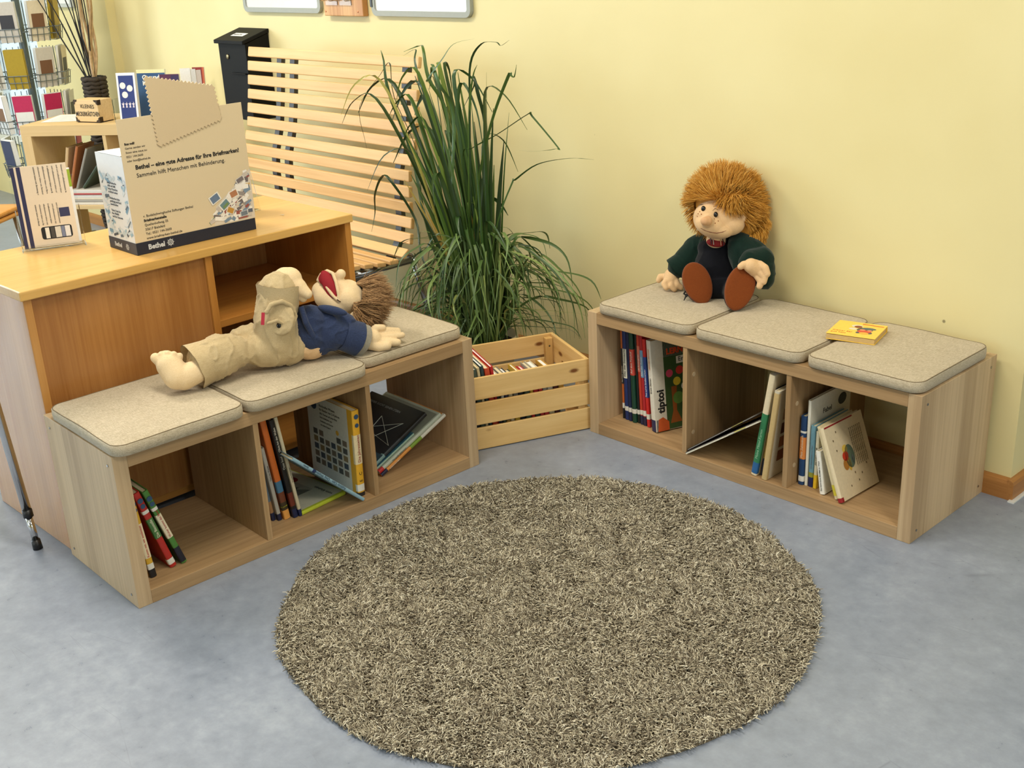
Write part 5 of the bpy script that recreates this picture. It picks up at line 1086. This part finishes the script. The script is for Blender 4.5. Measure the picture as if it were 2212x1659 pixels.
SOLE = mk_fabric('rust_felt', (112, 54, 18), (130, 66, 25), 900, 0.15)
BLKC = flat('black_cord', (10, 10, 12), 0.8, 0.1)
EYE = flat('eye_black', (6, 6, 8), 0.08, 0.02)
def hair(name, f, centre, radii, s, n, length, mat, parent, keep, dirf, seed=1, thick=0.0008, curl=0.12, nm=0.8, clump=0.22, wave=0.0):
    """plush strands rooted on an ellipsoid (figure units), clumped"""
    g = np.random.default_rng(seed); P = []; 
    C = np.array(centre, float); Rr = np.array(radii, float)
    while len(P) < n:
        v = g.normal(size=3); v /= np.linalg.norm(v)
        if keep(v, C + Rr * v): P.append(v)
    P = np.array(P); root = C + Rr * P * 0.96; nrm = P / Rr; nrm /= np.linalg.norm(nrm, axis=1, keepdims=True)
    d = np.array([dirf(v, p) for v, p in zip(P, root)]); K = 6
    cl = g.normal(size=(60, 3)); cl /= np.linalg.norm(cl, axis=1, keepdims=True); idx = np.argmax(P @ cl.T, axis=1); rnd = g.normal(size=(60, 3)) * clump
    d = d + rnd[idx] + g.normal(size=(n, 3)) * curl; L = length * (0.65 + 0.6 * g.random(n)); pts = np.zeros((n, K, 3))
    d0 = nrm * nm + d * (1.2 - nm); p = root.copy(); pts[:, 0] = p
    for k in range(1, K):
        w_ = k / (K - 1); dd = d0 * (1 - w_) + d * w_ + wave * np.sin(k * 1.7 + idx)[:, None] * rnd[idx][:, ::-1]; dd /= np.linalg.norm(dd, axis=1, keepdims=True); p = p + dd * (L / (K - 1))[:, None]; pts[:, k] = p
    Mx = np.array([list(RV), list(UV), list(TV)]); W = np.array(list(f(0, 0, 0))) + (pts @ Mx) * s; W[..., 1] = np.minimum(W[..., 1], 2.983); W[..., 2] = np.maximum(W[..., 2], 0.4605)
    rad = np.full((n, K), thick) * np.array([1, 1, 1, .9, .7, .3])[None]
    return link(name, strands_mesh(W, rad), mat, parent)

VIEW0 = Vector((0, 0, 1.5364)); FPX = 2489.37
def sight(px, py, axis, val):
    """measured point of the photograph carried to the upright plane (0: x, 1: y) in which that body part lies"""
    d = cf + cr * ((px - 1106) / FPX) - cu * ((py - 829.5) / FPX)
    return VIEW0 + d * ((val - VIEW0[axis]) / d[axis])
def pivot(px0, py0, axis, val, s):
    P = sight(px0, py0, axis, val)
    return lambda px, py, c=0: P + (RV * (px - px0) + UV * (py0 - py) + TV * c) * s
# --- puppet lying on the counter bench
s = 0.001274
X = lambda px, py, c=0: sight(px, py, 0, -2.715 + 0.000318 * (px - 400)) + TV * ((c - LC) * s)
LC = 4
tl = thing('hand_puppet', 'plush hand puppet with open red mouth, khaki trousers and blue shirt, lying down', 'puppet')
E3 = lambda a: Matrix((RV, UV, TV)).transposed() @ Matrix.Rotation(a, 3, 'Z')
mb = MB()  # trousers
mb.ell(X(588, 742), tuple(v * s for v in (58, 50, 42)), E3(0)); mb.chain([X(598, 735, 6), X(596, 690, 12), X(602, 650, 10)], [46 * s, 45 * s, 43 * s])
mb.chain([X(600, 655, 8), X(602, 628, 8)], [43 * s, 42 * s])
mb.chain([X(570, 752), X(528, 756, -4), X(500, 760, 0), X(476, 768, 4), X(453, 778, 8)], [40 * s, 27 * s, 38 * s, 46 * s, 46 * s])
mb.ell(X(530, 730, -34), tuple(v * s for v in (52, 32, 26)), E3(0.2)); mb.ell(X(625, 750, 0), tuple(v * s for v in (38, 40, 36)), E3(0))
o = blob('trousers', mb, KHAKI, tl, 0.0036, 3, (0.0055, 24, 0.6)); tr_ = o
for (c0, c1, r0, r1) in ((X(602, 652, 8), X(602, 614, 8), 42 * s, 46 * s), (X(452, 777, 8), X(418, 794, 14), 44 * s, 50 * s)):   # open trouser cuffs
    q = MB(); q.tube([c0, c0.lerp(c1, .5), c1], [r0, (r0 + r1) / 2, r1], 28, cap=False); q.tube([c0, c0.lerp(c1, .5), c1 * 0.999 + c0 * 0.001], [r0 - .003, (r0 + r1) / 2 - .003, r1 - .0025], 28, cap=False)
    me = obj('trouser_cuff', q, KHAKI, tl, smooth=True)
    for v in me.data.vertices: v.co += Vector(noise.noise_vector(v.co * 26)) * 0.006
q = MB(); q.ell(X(618, 692, 57), tuple(v * s for v in (29, 36, 8)), E3(-0.1)); blob('cargo_pocket', q, KHAKI, tl, 0.0028, 3, (0.0026, 30, 1))
q = MB(); q.chain([X(588, 678, 62), X(598, 662, 64), X(620, 655, 63), X(639, 664, 58), X(648, 686, 54), X(640, 708, 56)], [5 * s] * 6, 8); q.chain([X(592, 702, 68), X(612, 696, 72), X(636, 708, 66)], [3 * s, 4 * s, 3 * s], 8); blob('pocket_flap', q, KHAKI, tl, 0.0022, 3, (0.0012, 40, 1))
q = MB(); q.ell(X(615, 706, 67), tuple(v * s for v in (4.8, 6, 2.5)), E3(0), n=10); obj('button', q, EYE, tl, smooth=True)
q = MB(); q.box((-0.0045, -0.0165, -0.001), (0.0045, 0.0165, 0.001), M=Matrix.Translation(X(581, 692, 64)) @ E3(-0.05).to_4x4()); lb_ = obj('fabric_tag', q, flat('tag_red', (166, 28, 50), 0.7, 0.05), tl)
XB = X; X = pivot(388, 812, 0, -2.712, s)
def foot(name, heel, mid, ball, toes, rr, tr, parent):
    q = MB(); q.chain(heel, rr, n=12)
    for a, b_, r_ in toes: q.cap(a, b_, r_ * 1.02, r_, 8)
    return blob(name, q, SKINL, parent, 0.0022, 4)
foot('foot', [X(432, 800, 6), X(400, 815, 14), X(388, 812, 18), X(372, 790, 18), X(365, 782, 16)], None, None,
     [(X(356, 786, 20), X(345, 775, 24), 10.5 * s), (X(364, 780, 24), X(359, 769, 27), 8.2 * s), (X(374, 778, 24), X(371, 767, 27), 7.8 * s), (X(383, 779, 22), X(383, 768, 25), 7.4 * s), (X(391, 781, 18), X(394, 771, 20), 7.0 * s)], [24 * s, 27 * s, 29 * s, 27 * s, 23 * s], None, tl)
X = pivot(610, 640, 0, -2.655, s)
q = MB(); q.chain([X(602, 630, 6), X(618, 606, 8), X(628, 604, 8)], [30 * s, 28 * s, 26 * s]); q.chain([X(622, 606, 8), X(645, 622, 10), X(666, 636, 12)], [27 * s, 20 * s, 11 * s]); q.cap(X(640, 630, 4), X(655, 645, 4), 18 * s, 9 * s)
blob('foot', q, SKINL, tl, 0.0028, 6)
X = XB
q = MB(); q.ell(X(668, 742, -2), tuple(v * s for v in (40, 36, 32)), E3(0)); q.ell(X(655, 752, 6), tuple(v * s for v in (24, 22, 24)), E3(0)); blob('belly', q, SKIN, tl, 0.0035, 5, (0.0016, 40, 1))
mb = MB(); mb.ell(X(700, 712, -4), tuple(v * s for v in (58, 46, 42)), E3(-0.3)); mb.chain([X(668, 694, 0), X(672, 728, 8), X(690, 742, 6)], [36 * s, 34 * s, 27 * s]); mb.ell(X(680, 755, 6), tuple(v * s for v in (34, 14, 26)), E3(0.15))
mb.chain([X(715, 716, 8), X(738, 721, 14), X(748, 724, 16)], [36 * s, 35 * s, 34 * s]); mb.ell(X(738, 690, 4), tuple(v * s for v in (34, 20, 24)), E3(-0.4))
blob('shirt', mb, BLUE, tl, 0.0034, 4, (0.0042, 20, 1))
def ringtube(name, pts, rads, mat, parent, th=0.0025, n=28, dis=0.003):
    q = MB(); q.tube(pts, rads, n, cap=False); q.tube(pts, [r - th for r in rads], n, cap=False); m_ = obj(name, q, mat, parent, smooth=True)
    for v in m_.data.vertices: v.co += Vector(noise.noise_vector(v.co * 30)) * dis
    return m_
ringtube('sleeve', [X(738, 721, 15), X(776, 733, 18)], [36 * s, 38.5 * s], BLUE, tl)
ringtube('sleeve_cuff', [X(773, 732, 18), X(788, 737, 19)], [37 * s, 36.5 * s], GREYC, tl)
q = MB(); q.tube([X(655, 664, 30), X(668, 700, 44), X(682, 728, 42), X(690, 750, 34)], [6 * s, 7 * s, 7 * s, 6 * s], 10); blob('shirt_hem', q, BLUE, tl, 0.002, 2)
q = MB(); q.ell(X(722, 672, 30), tuple(v * s for v in (34, 10, 12)), E3(-0.22)); blob('shirt_collar', q, BLUE, tl, 0.0024, 3)
X = pivot(800, 738, 0, -2.576, s)
mb = MB(); mb.chain([X(770, 738, 0), X(792, 738, 0), X(806, 732, 0)], [15 * s, 19 * s, 20 * s])
for pts, rr in (([X(800, 746, 10), X(820, 750, 8), X(838, 747, 4)], [11, 11, 10.5]), ([X(812, 738, 2), X(838, 739, -4), X(860, 739, -12)], [10, 9.5, 8.5]), ([X(814, 730, -8), X(842, 726, -18), X(868, 722, -30)], [9.5, 9, 7.5]), ([X(810, 722, -14), X(836, 712, -26), X(858, 712, -36)], [9.5, 9, 7.5]), ([X(800, 718, -6), X(812, 707, -8), X(826, 706, -14)], [10, 9, 8])):
    mb.chain(pts, [r_ * s for r_ in rr], 8)
blob('hand', mb, SKINL, tl, 0.0021, 3)
# head tipped back, mouth wide open
X = pivot(735, 640, 0, -2.715, s); f = lambda a, b, c=0: X(a + 600, 700 - b, c)
mb = MB(); mb.ell(X(752, 640, -10), tuple(v * s for v in (36, 40, 38)), E3(0.2)); mb.chain([X(727, 603, 0), X(738, 622, 2), X(752, 648, 8)], [15 * s, 20 * s, 30 * s])
mb.chain([X(716, 598, -8), X(728, 600, 0)], [12 * s, 15 * s]); mb.cap(X(733, 597, 8), X(738, 590, 10), 11 * s, 11.5 * s)
mb.chain([X(689, 626, -4), X(701, 642, 2), X(726, 658, 6)], [20 * s, 26 * s, 23 * s]); mb.chain([X(722, 660, 8), X(744, 660, 12), X(762, 650, 6)], [19 * s, 20 * s, 24 * s])
mb.ell(X(690, 615, -8), tuple(v * s for v in (17, 12, 22)), E3(0.5))
hd = blob('head', mb, SKINL, tl, 0.0027, 5)
q = MB(); q.ell(X(714, 617, 24), tuple(v * s for v in (15, 38, 8)), E3(0.44)); q.ell(X(705, 600, 17), tuple(v * s for v in (18, 16, 10)), E3(0.5)); blob('mouth', q, flat('mouth_red', (150, 16, 30), 0.8, 0.06), tl, 0.0024, 3)
q = MB(); q.chain([X(686, 602, 10), X(694, 590, 16), X(708, 583, 20), X(722, 590, 26), X(730, 610, 31), X(735, 632, 33), X(738, 654, 33)], [3.5 * s, 3.5 * s, 3.5 * s, 4 * s, 4 * s, 4 * s, 3 * s], 8); q.chain([X(684, 604, 8), X(696, 607, 20), X(709, 622, 28), X(722, 640, 31), X(737, 655, 32)], [3 * s, 4 * s, 4 * s, 4 * s, 3 * s], 8); blob('lips', q, SKINL, tl, 0.002, 4)
q = MB(); q.tube([X(733, 650, 37), X(737, 653, 36), X(741, 655, 34)], [1.2 * s] * 3, 6); obj('mouth_corner', q, flat('seam_dark', (90, 60, 44), 0.9), tl)
q = MB(); q.ell(X(772, 684, 22), tuple(v * s for v in (13, 9, 5)), E3(0.35)); blob('ear', q, SKINL, tl, 0.002, 3)
hair('hair', f, (766 - 600, 700 - 646, -14), (38, 42, 36), s, 3600, 52, HAIRB, tl,
     lambda v, p: v[0] > 0.15 and not (v[2] > 0.55 and v[0] < 0.55), lambda v, p: np.array([1.0, 0.42 * v[1] - 0.02, 0.12 + 0.2 * v[2]]), 3, 0.0009, 0.12, 0.25, 0.3, 1.2)
hair('hair', f, (772 - 600, 700 - 664, 6), (28, 30, 26), s, 900, 46, HAIRB, tl,
     lambda v, p: v[1] < 0.3 and v[0] > -0.2, lambda v, p: np.array([0.9, -0.25 + 0.4 * v[1], 0.25]), 4, 0.0009, 0.12, 0.3, 0.3, 1.2)

# --- puppet sitting on the wall bench
s = 0.001418
W = lambda px, py, y, c=0: sight(px, py, 1, y) + TV * (c * s)
XT = X = pivot(1558, 590, 1, 2.835, s); S1 = pivot(1507, 612, 1, 2.768, s); S2 = pivot(1598, 622, 1, 2.783, s)
tp = thing('hand_puppet', 'plush hand puppet with bushy ginger hair and green jacket, sitting against the wall', 'puppet')
mb = MB(); mb.ell(X(1558, 572, -40), tuple(v * s for v in (52, 62, 44)), E3(0)); mb.ell(X(1560, 618, -30), tuple(v * s for v in (54, 30, 38)), E3(0)); mb.ell(X(1555, 530, -38), tuple(v * s for v in (44, 28, 34)), E3(0))
mb.chain([X(1540, 622, -30), S1(1510, 615, -16)], [28 * s, 17 * s]); mb.chain([X(1582, 625, -30), S2(1595, 624, -16)], [28 * s, 17 * s])
blob('dungarees', mb, NVY, tp, 0.004, 5, (0.002, 18, 1))
def shoe(cx_, cy_, a, hl, hw, c_, X):
    q = MB(); q.ell(X(cx_, cy_, c_ - 14), ((hw - 1) * s, (hl - 2) * s, 17 * s), E3(a)); blob('shoe_upper', q, BLKC, tp, 0.003, 3)
    q = MB(); n = 40; M_ = Matrix.Translation(X(cx_, cy_, c_)) @ E3(a).to_4x4()
    prof = []
    for k in range(7):
        t_ = k / 6 * PI / 2; prof.append((1 - 0.10 * (1 - math.cos(t_)), 5.5 * math.sin(t_)))
    rings = [(0.96, -4.0), (1.0, -2.0), (1.0, 0.0), (0.985, 2.6), (0.95, 4.4), (0.88, 5.6), (0.6, 6.4), (0.02, 6.8)]
    vs = []
    for r_, h_ in rings:
        for j in range(n):
            t_ = 2 * PI * j / n; w_ = 1 + 0.06 * math.sin(t_); vs.append(M_ @ Vector((hw * s * r_ * math.cos(t_) * w_, hl * s * r_ * math.sin(t_), h_ * s)))
    fs = [(i * n + j, i * n + (j + 1) % n, (i + 1) * n + (j + 1) % n, (i + 1) * n + j) for i in range(len(rings) - 1) for j in range(n)] + [tuple(range(n))[::-1], tuple(range((len(rings) - 1) * n, len(rings) * n))]
    obj('shoe_sole', MB().add(vs, fs), SOLE, tp, smooth=True)
shoe(1507, 612, 0.36, 48, 31, 0, S1); shoe(1598, 622, -0.30, 50, 31.5, 0, S2); X = S1
q = MB(); q.tube([X(1487, 634, -8), X(1482, 640, -6), X(1477, 650, -2)], [2.6 * s, 2.2 * s, 1.0 * s], 8); q.tube([X(1484, 626, -12), X(1478, 634, -8), X(1486, 640, -6)], [2.4 * s] * 3, 8); blob('shoelace', q, BLKC, tp, 0.0012, 1)
# jacket body, arms
X = XT; mb = MB(); mb.chain([W(1527, 520, 2.892), W(1505, 532, 2.885), W(1478, 562, 2.850), W(1466, 577, 2.835)], [24 * s, 26 * s, 26 * s, 25 * s]); mb.ell(W(1514, 545, 2.893), tuple(v * s for v in (28, 46, 30)), E3(-0.4))
mb.chain([W(1600, 528, 2.895), W(1628, 548, 2.890), W(1648, 578, 2.872), W(1650, 602, 2.862)], [28 * s, 30 * s, 27 * s, 24 * s]); mb.chain([W(1646, 560, 2.875), W(1622, 562, 2.845), W(1614, 567, 2.835)], [27 * s, 24 * s, 20 * s]); mb.ell(W(1604, 556, 2.885), tuple(v * s for v in (30, 52, 30)), E3(0.3))
mb.ell(X(1592, 514, -34), tuple(v * s for v in (22, 11, 20)), E3(0.15)); mb.ell(W(1556, 526, 2.900), tuple(v * s for v in (48, 30, 22)), E3(0))
blob('jacket', mb, GREEN, tp, 0.0038, 5, (0.003, 15, 1))
ringtube('sleeve_opening', [W(1480, 562, 2.850), W(1457, 582, 2.825)], [25 * s, 28 * s], GREEN, tp)
ringtube('sleeve_opening', [W(1645, 583, 2.868), W(1634, 592, 2.835)], [24 * s, 26 * s], GREEN, tp)
X = pivot(1452, 596, 1, 2.812, s)
def hand(name, palm, fingers, parent):
    q = MB(); q.chain(*palm)
    for pts, rr in fingers: q.chain(pts, [r_ * s for r_ in rr], 8)
    return blob(name, q, SKIN, parent, 0.0021, 3)
hand('hand', ([X(1466, 582, -14), X(1452, 594, -8), X(1450, 604, -6)], [16 * s, 17 * s, 17 * s]),
     [([X(1440, 606, -2), X(1434, 614, 2), X(1438, 622, 4)], [8, 7.5, 7]), ([X(1450, 610, 2), X(1449, 619, 6), X(1456, 626, 6)], [8, 7.5, 7]), ([X(1460, 608, 2), X(1463, 617, 6), X(1471, 622, 4)], [8, 7.5, 7]), ([X(1440, 596, -16), X(1428, 596, -20), X(1424, 604, -22)], [8, 7.5, 6.5])], tp)
X = pivot(1628, 582, 1, 2.835, s)
hand('hand', ([X(1636, 588, -2), X(1628, 580, 14), X(1618, 576, 20)], [16 * s, 18 * s, 16 * s]),
     [([X(1636, 574, 22), X(1646, 582, 28), X(1650, 594, 28)], [9, 8.5, 8]), ([X(1634, 588, 20), X(1646, 600, 24), X(1644, 610, 22)], [8.5, 8, 7.5]), ([X(1632, 596, 14), X(1640, 610, 18), X(1637, 619, 16)], [8, 7.5, 7]), ([X(1616, 572, 22), X(1602, 574, 22), X(1596, 578, 20)], [8.5, 8, 7])], tp)
# checked collar patch of the shirt
X = XT
q = MB(); q.ell(X(1545, 524, 6), tuple(v * s for v in (21, 9.5, 9)), E3(-0.12)); blob('shirt_collar', q, flat('shirt_red', (132, 18, 22), 0.8, 0.1), tp, 0.0024, 3)
for k, (dx, c_) in enumerate(((-13, (24, 24, 34)), (-8, (176, 164, 150)), (8, (196, 150, 110)), (14, (50, 16, 20)))): obj('check_stripe', MB().tube([X(1545 + dx, 516 + dx * 0.08, 13), X(1546 + dx, 523 + dx * 0.08, 16.6), X(1547 + dx, 530 + dx * 0.1, 14)], 1.0 * s, 6), paint(c_), tp)
X = pivot(1560, 480, 1, 2.826, s); f = lambda a, b, c=0: X(a + 1560, 560 - b, c)
mb = MB(); mb.ell(X(1556, 468, -30), tuple(v * s for v in (54, 44, 44)), E3(-0.1)); mb.ell(X(1535, 485, -2), tuple(v * s for v in (34, 24, 24)), E3(-0.25)); mb.ell(X(1578, 484, -14), tuple(v * s for v in (34, 24, 24)), E3(0.1)); mb.ell(X(1552, 496, -6), tuple(v * s for v in (32, 17, 22)), E3(-0.25))
mb.ell(X(1530, 462, 0), tuple(v * s for v in (26, 22, 20)), E3(0)); mb.chain([X(1527, 480, 14), X(1521, 482, 30)], [15 * s, 12.5 * s]); mb.ell(X(1556, 512, -52), tuple(v * s for v in (22, 18, 18)), E3(0))
hd = blob('head', mb, SKIN, tp, 0.0027, 6)
q = MB(); q.cap(X(1522, 482, 32), X(1516, 483, 38), 11.5 * s, 9 * s); blob('nose', q, flat('plush_nose', (206, 160, 116), 0.85, 0.06), tp, 0.0018, 2)
def surf(px, py):   # point on the head surface along the figure's own front axis
    o_ = X(px, py, 90); hit, loc, nn, _i = hd.ray_cast(o_, -TV)
    return loc if hit else X(px, py, 10)
for (px, py) in ((1517, 453), (1543, 466)):
    q = MB(); c_ = surf(px, py); q.ell(c_ + TV * 0.0005, tuple(v * s for v in (5.0, 6.0, 4.2)), E3(0), n=12); obj('eye', q, EYE, tp, smooth=True)
    q = MB(); q.tube([surf(px - 7, py - 8) , surf(px - 1, py - 13), surf(px + 6, py - 11)], [0.5 * s, 0.8 * s, 0.5 * s], 6); obj('eyebrow', q, flat('brow_brown', (96, 66, 40), 0.9), tp)
FRK = flat('freckle', (150, 92, 50), 0.9, 0.05)
for (px, py) in ((1507, 463), (1513, 465), (1506, 468), (1539, 476), (1548, 480), (1541, 485), (1516, 478), (1528, 479), (1510, 459)):
    q = MB(); q.ell(surf(px, py), tuple(v * s for v in (1.3, 1.5, 0.8)), E3(0), n=6); obj('freckle', q, FRK, tp)
mp = [surf(x_, y_) for x_, y_ in ((1512, 494), (1520, 499), (1532, 503), (1546, 505), (1558, 503), (1566, 500))]
obj('mouth', MB().tube(mp, [0.6 * s, 0.9 * s, 1.0 * s, 1.0 * s, 0.9 * s, 0.5 * s], 6), flat('mouth_line', (128, 74, 54), 0.9), tp)
q = MB(); q.ell(X(1608, 466, -8), tuple(v * s for v in (8, 15, 10)), E3(-0.25)); blob('ear', q, SKIN, tp, 0.002, 3)
def dir_o(v, p):   # hair falls away from the crown
    d = np.array([p[0] + 0.0 + 8, p[1] - 122, p[2] - 2.0], float); n_ = np.linalg.norm(d) + 1e-6; d /= n_
    return d * 1.0 + np.array([0, -0.32, 0.10]) + v * 0.55
q = MB(); q.ell(X(1576, 432, -45), tuple(v * s for v in (66, 60, 44)), E3(0), n=20); q.ell(X(1622, 474, -48), tuple(v * s for v in (30, 42, 28)), E3(0)); blob('hair_base', q, HAIRO, tp, 0.004, 3)
hair('hair', f, (1574 - 1560, 560 - 432, -38), (72, 66, 52), s, 9500, 29, HAIRO, tp,
     lambda v, p: not (p[0] < 46 and p[1] < 129 and v[2] > -0.15) and not (p[1] < 84 and v[2] > 0.25 and p[0] < 70) and p[1] > 70, dir_o, 8, 0.00085, 0.16, 0.7, 0.42, 0.5)
hair('hair', f, (1624 - 1560, 560 - 474, -44), (32, 46, 34), s, 2200, 25, HAIRO, tp, lambda v, p: v[0] > 0.0 and v[1] < 0.7 and v[2] < 0.75, lambda v, p: np.array([0.35 * v[0], -1.0, 0.25]), 9, 0.0009, 0.14)
hair('hair', f, (1582 - 1560, 560 - 430, -8), (24, 20, 30), s, 800, 26, HAIRO, tp, lambda v, p: v[1] < 0.4 and v[2] > 0.0, lambda v, p: np.array([0.5 * v[0] + 0.15, -0.8, 0.45]), 10, 0.0009, 0.2)
